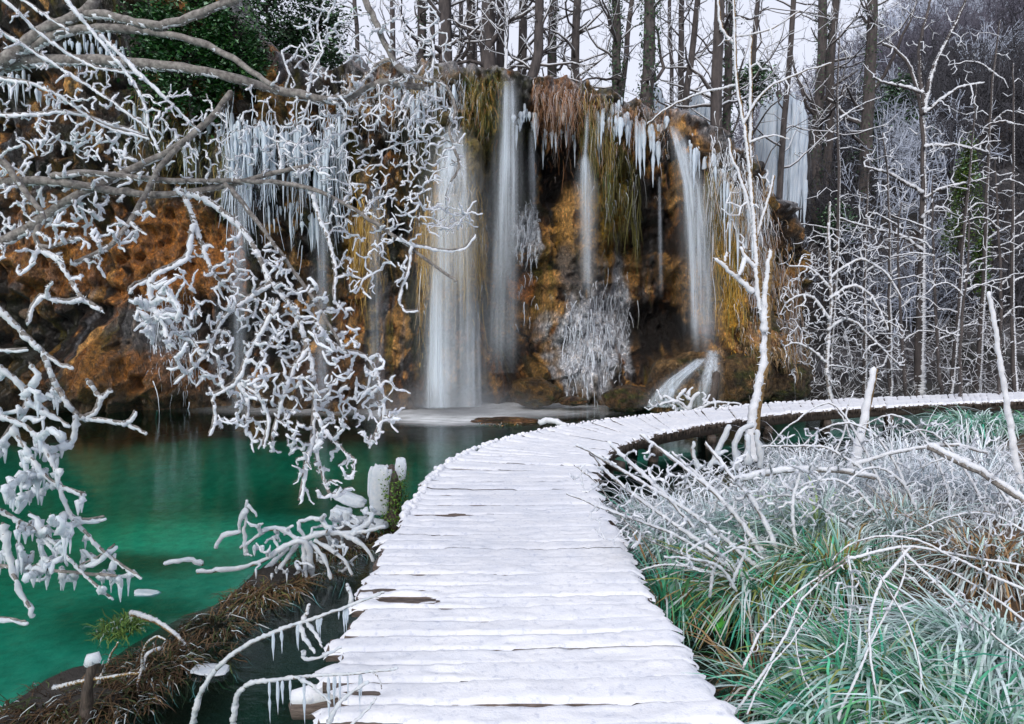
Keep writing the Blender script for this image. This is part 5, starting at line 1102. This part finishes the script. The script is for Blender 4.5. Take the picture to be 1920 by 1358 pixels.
# ---- marsh side: iced shrubs and arching twigs
S1 = [([(1440, 1085), (1330, 985), (1200, 902), (1080, 836)], 4.7, 4.5, 2.6, 1.6, 3.6), ([(1450, 1085), (1380, 962), (1290, 882), (1200, 816)], 4.8, 4.9, 2.6, 1.6, 4.5), ([(1405, 1092), (1270, 1002), (1150, 962), (1062, 926)], 4.6, 4.3, 2.4, 1.4, 3), ([(1470, 1085), (1430, 962), (1370, 892), (1322, 832)], 4.8, 5, 2.6, 1.8, 5), ([(1430, 1092), (1280, 1042), (1185, 1000), (1122, 905), (1076, 872)], 4.6, 4.3, 2, 1, .6), ([(1500, 1065), (1480, 952), (1502, 882)], 4.9, 5, 2.4, 2, 4), ([(1400, 1080), (1300, 1010), (1230, 960), (1150, 900), (1105, 850)], 4.6, 4.6, 2.4, 1.6, 4.5), ([(1460, 1080), (1350, 930), (1260, 850)], 4.8, 5, 2.2, 1.6, 4.5), ([(1380, 1090), (1290, 1060), (1220, 1060), (1165, 1090)], 4.5, 4.3, 2, 1.4, 2), ([(1140, 830), (1180, 870), (1240, 920), (1300, 990)], 4.6, 4.6, 1.6, 1.6, 4.5)]
traced('iced_shrub', 'iced shrub sweeping left over the edge of the boardwalk', 'shrub', S1, [(1200, 905, 130, 65, 110, 70, 2.8), (1300, 940, 140, 75, 150, 70, 2.6), (1430, 900, 120, 50, 110, 70, 3), (1200, 980, 90, 50, 80, 60, 2), (1360, 990, 130, 60, 120, 60, 2)], th=3, frost_m='rime', spur=.25, d_jit=.22, spiky=True, twig_w=1.4, base=onz(1450, 1090, .1), kinkamp=.12, bark_m='bark')
S2 = [([(1330, 880), (1348, 840), (1366, 802)], 6.6, 6.6, 3, 3, 6), ([(1380, 880), (1374, 832), (1394, 803), (1412, 800)], 6.6, 6.6, 3, 3, 6), ([(1402, 872), (1398, 850), (1400, 822)], 6.5, 6.5, 3, 3, 7), ([(1310, 880), (1296, 848), (1300, 832)], 6.6, 6.6, 3, 3, 5), ([(1424, 880), (1422, 840), (1416, 812)], 6.7, 6.7, 3, 3, 7)]
traced('ice_fingers', 'clump of stubby greenish ice fingers at the foot of the sapling', 'ice', S2, [(1370, 870, 60, 20, 14, 40, 5)], frost_m='glaze', th=5, spur=.1, base=onz(1380, 885, .1), kinkamp=.05)
S3 = [([(1372, 905), (1450, 882), (1560, 880), (1640, 897)], 6.0, 5.8, 5, 4, 5), ([(1740, 838), (1830, 880), (1905, 930), (1960, 970)], 5.6, 5.2, 6, 6, 4), ([(1600, 872), (1700, 842), (1790, 832), (1850, 850)], 6.4, 6.2, 3, 2, 3.5), ([(1640, 900), (1560, 838), (1500, 838), (1428, 838)], 6.2, 6.6, 2, 1.4, 2.4), ([(1660, 930), (1600, 800), (1560, 750), (1512, 772), (1460, 816), (1430, 850)], 6.4, 6.8, 2, 1, 1.8), ([(1700, 920), (1660, 830), (1600, 790), (1540, 800), (1490, 850)], 6.3, 6.6, 2, 1, 1.8), ([(1780, 930), (1740, 820), (1680, 770), (1610, 800)], 6.3, 6.8, 2, 1, 1.8), ([(1850, 960), (1800, 860), (1740, 800), (1690, 820)], 6, 6.4, 2, 1, 2), ([(1900, 960), (1850, 880), (1790, 850), (1720, 880)], 5.6, 6, 2, 1, 2.2), ([(1640, 960), (1590, 900), (1520, 900), (1450, 940)], 5.4, 5.2, 2, 1, 2.6), ([(1720, 960), (1690, 900), (1640, 870), (1590, 900), (1560, 950)], 5.6, 5.3, 2, 1, 2.6), ([(1600, 990), (1500, 930), (1430, 930), (1360, 970)], 5.2, 5, 2, 1.2, 2.6), ([(1560, 860), (1590, 800), (1570, 770)], 6.8, 6.8, 1.6, 1, 1.6), ([(1600, 830), (1580, 790), (1600, 735)], 6.8, 6.8, 1.6, 1, 1.6)]
traced('arching_bramble', 'tangle of arching rimed canes heaped between stake and right edge', 'bramble', S3, [(1700, 860, 200, 75, 420, 120, 1.7), (1560, 870, 130, 70, 250, 120, 2.0), (1840, 930, 80, 90, 240, 110, 1.8), (1500, 940, 140, 55, 200, 110, 2.0), (1720, 950, 170, 60, 240, 110, 1.9)], th=2.2, spur=.25, d_jit=.35, spiky=True, twig_w=1.2, base=onz(1700, 1000, .1), kinkamp=.12)
S4 = [([(1392, 1255), (1440, 1152), (1550, 1072), (1592, 1042)], 3.2, 3.4, 2.55, 1.95, 0.84), ([(1372, 1345), (1470, 1205), (1505, 1112), (1590, 1052)], 3.0, 3.4, 2.62, 1.95, 1.26), ([(1705, 1028), (1640, 1100), (1625, 1200), (1642, 1300), (1665, 1365)], 3.4, 2.9, 2.25, 1.95, 1.68), ([(1590, 1048), (1700, 1020), (1800, 1042), (1930, 1062)], 3.4, 3.4, 1.95, 1.95, 1.68), ([(1690, 1030), (1780, 1120), (1860, 1190), (1940, 1250)], 3.4, 3.0, 2.25, 1.95, 1.54), ([(1565, 1360), (1642, 1180), (1702, 1082), (1690, 1020)], 2.9, 3.4, 2.25, 1.80, 1.40), ([(1940, 1115), (1820, 1062), (1702, 1002), (1600, 1012), (1560, 1050)], 3.2, 3.6, 1.95, 1.50, 1.68), ([(1940, 1010), (1860, 960), (1780, 965), (1700, 1005)], 3.6, 3.9, 1.80, 1.20, 1.54), ([(1940, 1180), (1850, 1110), (1760, 1060), (1690, 1060)], 3.2, 3.5, 1.80, 1.35, 1.54), ([(1400, 1340), (1440, 1250), (1490, 1200), (1530, 1130)], 2.9, 3.2, 1.80, 1.50, 0.84), ([(1590, 1045), (1600, 1110), (1590, 1180)], 3.3, 3.3, 1.50, 1.20, 1.40), ([(1540, 1340), (1500, 1260), (1490, 1180)], 3, 3.2, 1.35, 1.05, 1.12), ([(1720, 1360), (1730, 1260), (1700, 1160), (1650, 1080)], 2.9, 3.3, 1.65, 1.20, 1.40)]
traced('grey_canes', 'grey frosted canes bending over the nearest sedge at lower right', 'bramble', S4, [(1720, 1070, 190, 60, 80, 80, 1.5), (1840, 1000, 100, 70, 130, 70, 1.5), (1500, 1200, 100, 90, 26, 70, 1.4), (1600, 1130, 60, 60, 16, 60, 2.2), (1850, 1150, 80, 60, 40, 70, 1.6)], th=1.8, spur=.15, d_jit=.2, twig_w=1.3, base=onz(1500, 1340, .05), kinkamp=.12, knob=.35)
S5 = [([(1330, 1120), (1340, 1050), (1390, 1020), (1430, 1050)], 4.0, 3.9, 1.6, 1, 3), ([(1380, 1110), (1350, 1060), (1300, 1050), (1245, 1045)], 3.95, 3.8, 1.4, 1, 3), ([(1370, 1100), (1400, 1030), (1395, 990)], 4, 4, 1.4, 1, 3)]
traced('ice_sprig', 'curly glassy ice sprig floating over green sedge beside the boardwalk', 'twig', S5, [(1350, 1040, 75, 40, 34, 50, 2.8)], frost_m='glaze', th=2.8, base=onz(1350, 1125, .1), kinkamp=.3)

# ================================================================== SEDGE AND GRASS
TEAL = [(.05, .30, .16), (.09, .44, .26), (.14, .46, .20), (.06, .36, .25)]; OLIVE = [(.28, .33, .10), (.22, .26, .07), (.34, .24, .10)]; PALE = [(.50, .70, .66), (.62, .76, .78), (.42, .62, .56)]; DEAD = [(.30, .17, .07), (.38, .24, .11), (.20, .11, .05), (.12, .07, .035)]
def tussock(label, c, n, L0, cols, tip=(.72, .83, .86), frosted=.5, spread=.12, lean=(0, 0), w=.005, rise=.8, reach=.75, name='sedge_tussock', cat='sedge', fall=.75, group=None):
    if cat == 'sedge': n = int(n * .8); L = (L0[0] * 1.1, L0[1] * 1.25); w = w * 1.22; fall = fall * 1.15
    else: L = L0
    f = R.random(n); a = R.uniform(0, 2 * math.pi, n); r = spread * np.sqrt(R.random(n))
    P0 = np.array(c)[None, :] + np.stack([np.cos(a) * r, np.sin(a) * r, -.06 + 0 * a], 1)
    b = a + R.normal(0, .7, n); dirh = np.stack([np.cos(b) + lean[0], np.sin(b) + lean[1], 0 * b], 1); dirh = dirh * R.uniform(.25, 1.0, n)[:, None]
    l = R.uniform(*L, n); ns = 9; t = np.linspace(0, 1, ns)
    rz = rise * R.uniform(.7, 1.15, n); fl = fall * R.uniform(.3, 1.3, n)
    P = P0[:, None, :] + dirh[:, None, :] * (l * reach)[:, None, None] * (t ** 1.35)[None, :, None]
    P[..., 2] += l[:, None] * (rz[:, None] * t - fl[:, None] * t ** 2.4)
    P += np.cumsum(R.normal(0, .006, P.shape), axis=1)
    P[..., 2] = np.maximum(P[..., 2], -.05)
    C = np.array(cols)[R.integers(0, len(cols), n)][:, None, :] * R.uniform(.65, 1.25, (n, 1, 1)) * np.ones((1, ns, 1))
    fr = ((R.random(n) < frosted) * R.uniform(.35, .95, n))[:, None, None] * sst(.15, .75, t)[None, :, None]; C = C * (1 - fr) + np.array(tip) * fr
    W = w * R.uniform(.6, 1.3, n)[:, None] * (1.05 - t ** 3)[None, :]
    hd = unit(dirh); side = unit(np.stack([-hd[:, 1], hd[:, 0], R.normal(0, .35, n)], 1))
    v, q, cl = ribbons(P, W, side, C)
    return obj(name, mesh_from(name, v, q, None, cl), M['strand'], label=label, cat=cat, group=group)
TU = [('big bright teal sedge tussock in the lower right corner', (1640, 1290, .15), 1500, (.5, .85), TEAL + OLIVE[:1], .5, .16, (-.1, -.1), .006, .7), ('pale frosted sedge tussock at the right edge below the canes', (1850, 1215, .22), 1500, (.5, .95), PALE + TEAL[:1], .85, .2, (-.45, -.1), .005, .55),
      ('dark upright sedge clump against the boardwalk edge', (1262, 1150, .0), 340, (.4, .7), TEAL + DEAD[:1], .35, .16, (0, 0), .006, 1.0), ('glossy green sedge sweeping left under the ice sprig', (1420, 1120, .1), 1000, (.45, .8), TEAL + OLIVE, .45, .2, (-.4, -.3), .006, .8), ('green sedge mound in the middle of the marsh', (1560, 1080, .18), 1000, (.45, .85), TEAL + OLIVE, .55, .22, (-.3, -.3), .006, .75),
      ('pale green-striped sedge sheaf behind the ice sprig', (1530, 1010, .2), 500, (.5, .8), PALE + [(.35, .5, .2)], .6, .12, (-.5, .0), .007, .9), ('frost-white sedge mass below the arching canes', (1440, 1020, .15), 1300, (.4, .75), PALE + TEAL[:2], .8, .3, (-.3, -.2), .005, .8), ('brown sedge mass at the right edge behind the grey canes', (1850, 1060, .2), 1300, (.4, .8), DEAD + PALE[:1], .45, .3, (-.2, -.2), .005, .7),
      ('whitened sedge under the tangle of arching canes', (1680, 990, .2), 1400, (.4, .8), PALE + DEAD[:1], .8, .4, (-.2, -.2), .005, .75), ('teal sedge bed by the far stretch of boardwalk at right', (1840, 800, .1), 900, (.5, .9), TEAL + PALE, .6, .6, (-.2, 0), .010, .7), ('thin sedge at the right end of the far boardwalk', (1960, 810, .1), 500, (.5, .9), TEAL + PALE, .6, .6, (-.4, 0), .010, .7),
      ('rimed sedge fringe under the iced shrub by the boardwalk', (1270, 1040, .0), 600, (.3, .6), PALE + TEAL, .7, .22, (-.2, -.1), .005, .9), ('sparse sedge beside the dark water at the nearest boardwalk edge', (1440, 1300, .0), 260, (.35, .65), TEAL + DEAD, .5, .2, (-.1, 0), .005, .8), ('teal sedge blades at the bottom edge of the corner', (1560, 1380, .1), 600, (.4, .75), TEAL + PALE[:1], .5, .16, (0, .1), .006, .75), ('frosted sedge crown at the bottom right', (1800, 1370, .15), 900, (.5, .8), TEAL + PALE, .6, .2, (-.2, .1), .006, .7), ('dull sedge clump halfway along the marsh edge', (1220, 985, .0), 400, (.3, .55), PALE + TEAL, .8, .2, (-.1, 0), .005, .9)]
for lb, (px, py, z), n, L, cols, fz, sp, ln, w, ri in TU:
    p = onz(px, py, z); tussock(lb, p, n, L, cols, frosted=fz, spread=sp, lean=ln, w=w, rise=ri)
RIME = [(.80, .86, .95), (.9, .93, .98), (.62, .74, .80), (.5, .6, .62)]
for lb, px, py, n, L in [('white rimed reeds leaning over the boardwalk edge at the bend', 1235, 985, 500, (.35, .7)), ('white rimed reeds under the iced shrub', 1330, 1000, 700, (.4, .8)), ('white rimed reeds in front of the ice fingers', 1420, 965, 700, (.4, .85)), ('white rimed reeds left of the short stake', 1530, 945, 800, (.45, .95)), ('white rimed reeds at the foot of the short stake', 1620, 935, 800, (.45, .95)), ('white rimed reeds right of the short stake', 1710, 930, 800, (.45, 1.0)), ('white rimed reeds under the fallen white bough', 1800, 935, 800, (.45, 1.0)), ('white rimed reeds around the foot of the thin pole', 1890, 960, 800, (.45, 1.0)), ('rimed reeds in the shallows below the far boardwalk', 1680, 870, 500, (.5, 1.0)), ('rimed reeds in the shallows beneath the thin pole', 1830, 875, 500, (.5, 1.0)), ('rimed reeds by the dark water behind the ice fingers', 1500, 880, 400, (.45, .9))]:
    tussock(lb, onz(px, py, .1), n, L, RIME, frosted=.8, tip=(.9, .94, .99), spread=.35, lean=(-.3, -.1), w=.0045, rise=.95, fall=.85, name='rimed_reeds', cat='sedge')
# brown grass on the left bank, matted roots
BK = [('tawny grass tuft drooping below the ice slabs', (610, 1055), 420, (.25, .45)), ('brown grass under the mossy post', (705, 985), 300, (.2, .35)), ('brown grass with green blades beneath the iced spray', (520, 1090), 420, (.25, .45)), ('matted wet grass at the middle of the left bank', (410, 1160), 600, (.25, .5)), ('dark matted grass on the near left bank', (290, 1235), 700, (.25, .5)), ('soaked root mat at the bottom left corner', (120, 1310), 700, (.25, .5)), ('tawny tuft between the two iced grass sprays', (570, 1030), 260, (.2, .4)), ('low wet grass beside the stump at the bottom left', (210, 1300), 400, (.2, .4)), ('wet root fringe at the very corner of the bank', (40, 1345), 500, (.25, .5)), ('rusty grass on the hump under the ice slabs', (650, 1020), 420, (.25, .4)), ('rusty grass just left of the iced spray', (480, 1110), 420, (.25, .45)), ('dark grass tuft at the edge of the near stream', (360, 1225), 450, (.25, .45))]
for lb, (px, py), n, L in BK:
    p = onz(px, py, .04); tussock(lb, p, int(n * 1.0), (L[0] * .6, L[1] * .8), [tuple(np.array(c) * .55) for c in DEAD] + [(.12, .14, .04)] if px > 470 else [tuple(np.array(c) * .35) for c in DEAD] + [(.05, .07, .02)], frosted=.1, spread=.24, lean=(.2, -.4), w=.0035, rise=R.uniform(.3, .7), fall=.8, name='bank_grass', cat='grass')
tussock('small vivid green grass patch on the left bank', onz(225, 1165, .08), 300, (.08, .18), [(.14, .24, .05), (.10, .18, .04)], frosted=.1, spread=.14, w=.004, name='bank_grass', cat='grass')
# dead sticks on the bank
for i, (lb, pts, w) in enumerate([('pale dead stick slanting down the left bank', [(245, 1150), (300, 1165), (350, 1210), (380, 1255)], 5), ('thin curved root looping over the bank', [(270, 1260), (265, 1220), (290, 1190), (310, 1200)], 3), ('dark stick lying across the bank near the water', [(100, 1290), (180, 1270), (260, 1262)], 4), ('forked twig leaning beside the icy stump', [(185, 1280), (205, 1235), (222, 1205)], 3), ('iced root hook hanging from the near bank', [(300, 1215), (275, 1225), (262, 1260), (258, 1300)], 4)]):
    d = float(onz(*pts[0], .1)[1]) - .05; traced('dead_stick', lb, 'stick', [(pts, d, d - .25, w, w * .6, 1.2)], [], frost_m='glaze', bark_m='barkbrown', base=at(*pts[0], d))
# icy stump at the bottom left
d = float(onz(165, 1340, .05)[1]); st_ = traced('icy_stump', 'thin wet stump with an ice knob, bottom left', 'stump', [([(160, 1350), (164, 1300), (172, 1245)], d, d, 12, 9, 0)], [], bark_m='post', base=at(160, 1350, d))
T = Tubes(8); p = at(172, 1240, d); T.add([p - [.02, 0, .02], p + [0, 0, .012], p + [.02, 0, .02], p + [.035, 0, .0]], [.022, .034, .03, .018]); put('ice_knob', T.mesh('ice_knob'), M['glaze'], st_)

# iced grass sprays and slabs on the bank
d = float(onz(590, 1070, .05)[1])
S6 = [([(585, 1085), (580, 1030), (560, 1010), (480, 1065), (370, 1075)], d, d - .3, 2, 2, 6), ([(560, 1020), (600, 1000), (660, 1005), (720, 990)], d, d, 2, 2, 6), ([(560, 1020), (530, 1060), (510, 1095)], d, d - .1, 1.5, 1, 5), ([(570, 1020), (570, 1060), (575, 1095)], d, d - .1, 1.5, 1, 5), ([(580, 1020), (610, 1050), (620, 1088)], d, d - .1, 1.5, 1, 5), ([(590, 1015), (640, 1045), (660, 1080)], d, d - .1, 1.5, 1, 5), ([(640, 1005), (680, 1020), (700, 1055)], d, d - .1, 1.5, 1, 5), ([(540, 1030), (490, 1080), (480, 1110)], d, d - .1, 1.5, 1, 5), ([(460, 1040), (458, 990), (464, 940)], d, d, 2, 1.5, 4), ([(462, 960), (450, 975), (448, 1000)], d, d, 1, 1, 6), ([(464, 950), (475, 958), (480, 970)], d, d, 1, 1, 4), ([(560, 1015), (520, 990), (490, 1000), (450, 1030)], d, d, 1.5, 1, 6), ([(450, 1000), (418, 1005), (405, 1030)], d, d, 1.5, 1, 7), ([(620, 1000), (600, 970), (560, 980)], d, d + .1, 1.5, 1, 6), ([(380, 1060), (350, 1050), (310, 1060)], d - .2, d - .3, 1.5, 1, 6), ([(660, 1005), (690, 985), (700, 960)], d, d + .1, 1.5, 1, 6)]
traced('iced_grass_spray', 'glassy iced grass spray arching over the left bank', 'iced grass', S6, [(570, 1050, 100, 40, 110, 70, 3.2), (640, 990, 70, 28, 60, 60, 5), (500, 1010, 70, 35, 44, 60, 4.5), (690, 980, 40, 25, 20, 50, 5)], frost_m='glaze', th=4.5, spur=.1, drip=.25, base=onz(585, 1088, .05), kinkamp=.08, d_jit=.12, bark_m='barkbrown')
def slab(label, px, py, d, sx, sy, sz, rot, seed, m='glaze', name='ice_slab', cat='ice'):
    n = 30; k = 18; th = np.linspace(0, math.pi, k)[:, None]; ph = np.linspace(0, 2 * math.pi, n, endpoint=False)[None, :]
    x = np.sin(th) * np.cos(ph); y = np.sin(th) * np.sin(ph); z = np.cos(th) + 0 * ph
    e = .55; V = np.stack([np.sign(x) * abs(x) ** e * sx, np.sign(y) * abs(y) ** e * sy, np.sign(z) * abs(z) ** e * sz], -1)
    V *= (1 + .3 * fbm(x * 2.2 + seed, y * 2.2, z * 2.2, o=4, seed=seed))[..., None]
    cs, sn = math.cos(rot), math.sin(rot); V = np.stack([V[..., 0] * cs + V[..., 2] * sn, V[..., 1], -V[..., 0] * sn + V[..., 2] * cs], -1)
    i = np.arange(k - 1)[:, None] * n; j = np.arange(n)[None, :]; Q = np.stack([i + j, i + n + j, i + n + (j + 1) % n, i + (j + 1) % n], -1).reshape(-1, 4)
    o = obj(name, mesh_from(name, V.reshape(-1, 3), Q), M[m], label=label, cat=cat); o.location = at(px, py, d); return o
dp = float(onz(738, 985, .05)[1])
T = Tubes(10); a = at(738, 992, dp); b = at(735, 880, dp); tt = np.linspace(0, 1, 10)[:, None]; pp = a * (1 - tt) + b * tt
T.add(pp + R.normal(0, .006, pp.shape), .085 + .012 * R.normal(size=10)); pr = thing('mossy_post', 'mossy rotten post at the pond side of the boardwalk', 'post', loc=tuple(a)); put('post', T.mesh('post'), M['post'], pr)
v, q, c = ivy_on(pp, .10, 1600, .014, .0,   .95, spread=1.0, fluff=.006); c = c * np.array([2.6, 2.2, .8]); put('moss', mesh_from('moss', v, q, None, c, False), M['ivy'], pr, kind='stuff')
slab('tall upright ice slab frozen to the mossy post', 713, 918, dp - .06, .10, .06, .24, .06, 1); slab('clear ice cap standing on top of the mossy post', 750, 882, dp, .055, .05, .11, .12, 2); slab('thin ice plate left of the upright slab', 697, 905, dp - .03, .035, .04, .15, .02, 9)
slab('tilted flat ice plate left of the mossy post', 655, 935, dp - .1, .16, .08, .05, .35, 3); slab('rounded ice block lower left of the tilted plate', 640, 965, dp - .2, .10, .08, .07, .2, 4); slab('low ice crust on the bank below the tilted plate', 690, 980, dp - .2, .18, .10, .03, .15, 5)
slab('ice floe just off the bank above the green patch', 275, 1112, float(onz(275, 1112, 0)[1]), .09, .05, .012, .1, 7); slab('thin ice pan in the dark water by the arching twigs', 395, 1255, float(onz(395, 1255, .02)[1]), .10, .06, .006, .05, 11)

# arching iced twigs at the near left
A1 = [([(358, 1375), (372, 1300), (425, 1232), (500, 1190), (590, 1160), (672, 1130), (720, 1112)], 2.75, 2.6, 5, 1.5, 3), ([(568, 1166), (575, 1150), (580, 1135)], 2.66, 2.66, 3, 3, 3), ([(660, 1135), (655, 1110), (650, 1098)], 2.62, 2.62, 3, 3, 4), ([(560, 1168), (570, 1200), (590, 1225)], 2.66, 2.6, 2, 1.4, 4), ([(575, 1168), (595, 1195), (604, 1215)], 2.66, 2.6, 2, 1.4, 3), ([(570, 1225), (568, 1240), (600, 1235), (640, 1215)], 2.6, 2.6, 2, 1.4, 4)]
def drips(root, pts, d, n, L=(.03, .12), m='glaze', r=(.004, .009)):
    P = np.array(pts, float); s = np.linspace(0, len(P) - 1, 200)
    for _ in range(n):
        k = R.uniform(0, len(P) - 1); px = np.interp(k, range(len(P)), P[:, 0]); py = np.interp(k, range(len(P)), P[:, 1])
        p = at(px, py, d); o = obj('icicle', ICM[R.integers(6)], None, root); o.location = Vector(p) - root.location; rr = R.uniform(*r); o.scale = (rr, rr, R.uniform(*L))
r1 = traced('arching_twig', 'ice-coated twig arching from the water onto the near boardwalk', 'twig', A1, [], frost_m='glaze', th=3, base=at(358, 1375, 2.75)); drips(r1, [(500, 1190), (590, 1162), (680, 1130)], 2.64, 12)
A2 = [([(434, 1390), (437, 1350), (447, 1285), (520, 1275), (600, 1268), (682, 1262), (745, 1254)], 2.6, 2.45, 4.5, 1.5, 3), ([(560, 1272), (590, 1290), (620, 1320)], 2.5, 2.45, 2, 1.4, 3), ([(700, 1260), (712, 1272), (716, 1292)], 2.46, 2.45, 1.2, 1, .6), ([(615, 1358), (640, 1310), (690, 1280)], 2.42, 2.42, 3, 2.4, 4), ([(640, 1380), (680, 1340), (705, 1310)], 2.36, 2.38, 2.4, 2, 3)]
r2 = traced('bent_twig', 'ice-coated twig bent at a right angle, reaching onto the nearest planks', 'twig', A2, [], frost_m='glaze', th=3, base=at(434, 1390, 2.6)); drips(r2, [(500, 1278), (600, 1270), (680, 1264)], 2.5, 14, (.04, .2))

# ================================================================== BOULDERS AND SMALL THINGS ON THE FAR SIDE
boulder('dark mossy boulder at the pond edge right of the white ice', 1178, 748, 14.9, .58, .45, .32, 1)
boulder('rounded brown boulder at the foot of the cliff middle', 1002, 736, 15.2, .55, .45, .34, 2, (.2, .12, .04))
boulder('brown mossy boulder left of the rimed sapling', 1392, 715, 15.0, .75, .6, .62, 3, (.22, .14, .06))
boulder('dark boulder behind the rimed sapling', 1468, 720, 15.2, .65, .6, .50, 4, (.13, .09, .05))
boulder('tan rock ledge low beside the golden moss mane', 1415, 620, 16.0, .5, .5, .55, 6, (.17, .13, .05))
boulder('small flat stone in the shallows near the debris island', 1075, 752, 15.0, .35, .3, .1, 7, (.2, .11, .05))
T = Tubes(9); a = at(1330, 765, 14.3); b = at(1343, 700, 14.4); T.add([a, a * .5 + b * .5 + [.02, 0, 0], b], [.12, .105, .085]); obj('broken_stump', T.mesh('broken_stump'), M['post'], label='dark broken stump leaning before the white chute', cat='stump')
p = onz(940, 790, 0); ni = tussock('low island of brown debris and frosted grass in the pond', p + [0, 0, .02], 700, (.2, .42), DEAD + [(.6, .3, .1)], frosted=.35, spread=.55, w=.008, rise=.35, fall=.6, name='debris_island', cat='debris')
boulder('wet hump of debris under the frosted grass in the pond', 945, 792, float(p[1]), .75, .3, .10, 9, (.3, .15, .06))
traced('sunken_log', 'small snow-topped log end beside the far boardwalk curve', 'log', [([(1012, 797), (1030, 790), (1062, 800)], 11.2, 11.0, 5, 3, 4)], [], bark_m='post', base=at(1012, 797, 11.2))
FB = [([(1290, 772), (1270, 750), (1235, 762)], 12.6, 12.4, 2, 1.5, 4), ([(1290, 772), (1300, 745), (1310, 738)], 12.6, 12.5, 2, 1.5, 4), ([(1290, 772), (1255, 748), (1245, 745)], 12.6, 12.5, 2, 1.5, 4), ([(1300, 772), (1335, 755), (1370, 756), (1390, 760)], 12.6, 12.4, 2, 1.2, 2)]
traced('frosted_tuft', 'fluffy white rimed tuft on the far edge of the boardwalk', 'shrub', FB, [(1255, 758, 35, 14, 60, 30, 3), (1310, 752, 34, 16, 60, 30, 3), (1350, 760, 35, 8, 20, 30, 2)], th=3, base=at(1290, 774, 12.6), sides=5, d_jit=.2)
# leafy plant by the near boardwalk
rootp = onz(1345, 1200, .02); lp = thing('leafy_plant', 'small round-leaved green plant by the dark water at the boardwalk edge', 'plant', loc=tuple(rootp))
for i in range(9):
    a = i * 2.4; rr = R.uniform(.02, .07); ph = np.linspace(0, 2 * math.pi, 10, endpoint=False); sz = R.uniform(.02, .032)
    V = np.stack([np.cos(ph) * sz * (1 + .12 * np.cos(3 * ph)), np.sin(ph) * sz, .006 * np.cos(2 * ph)], 1); V = np.concatenate([V, [[0, 0, -.004]]]); Tt = [(k, (k + 1) % 10, 10) for k in range(10)]
    o = obj('leaf', mesh_from('leaf', V, None, np.array(Tt), np.tile([1.6, 4.2, 1.0], (11, 1))), M['ivy'], lp); o.location = (math.cos(a) * rr, math.sin(a) * rr, R.uniform(.05, .12)); o.rotation_euler = (R.normal(0, .5) + .4, R.normal(0, .4), a)
T = Tubes(4)
for i in range(5): T.add([(0, 0, -.02), (R.normal(0, .02), R.normal(0, .02), .05), (R.normal(0, .04), R.normal(0, .04), .09)], [.003, .0025, .002])
obj('stems', T.mesh('stems'), M['ivy'], lp, kind='stuff')

# spray drifting off the foot of the broad waterfall
def mist(name, c, sx, sy, sz, dens):
    m, nt, b, o = mat('spray_mist'); nt.nodes.remove(b)
    v = N(nt, 'ShaderNodeVolumePrincipled'); v.inputs['Color'].default_value = (.9, .95, 1, 1); v.inputs['Anisotropy'].default_value = 0.1
    tc = N(nt, 'ShaderNodeTexCoord'); g = N(nt, 'ShaderNodeTexGradient', gradient_type='SPHERICAL'); nt.links.new(tc.outputs['Object'], g.inputs[0])
    n = noisetex(nt, 2.2, 3, .6); r = ramp(nt, n.outputs[0], [(.3, (.2, .2, .2)), (.7, (1, 1, 1))])
    mu = N(nt, 'ShaderNodeMath', operation='MULTIPLY'); nt.links.new(g.outputs[0], mu.inputs[0]); nt.links.new(r.outputs[0], mu.inputs[1])
    m2 = N(nt, 'ShaderNodeMath', operation='MULTIPLY'); m2.inputs[1].default_value = dens; nt.links.new(mu.outputs[0], m2.inputs[0]); nt.links.new(m2.outputs[0], v.inputs['Density'])
    nt.links.new(v.outputs[0], o.inputs['Volume'])
    V = np.array([(x, y, z) for x in (-1, 1) for y in (-1, 1) for z in (0.01, 1)], float)
    ob = obj(name, mesh_from(name, V, np.array([(0, 1, 3, 2), (4, 6, 7, 5), (0, 4, 5, 1), (2, 3, 7, 6), (0, 2, 6, 4), (1, 5, 7, 3)]), smooth=False), m, label='pale spray hanging over the water where the broad waterfall lands', cat='mist', kind='stuff')
    ob.location = c; ob.scale = (sx, sy, sz)
mist('spray_mist', at(850, 766, 14.3) * np.array([1, 1, 0]), 2.4, 0.8, 0.8, 1.6)
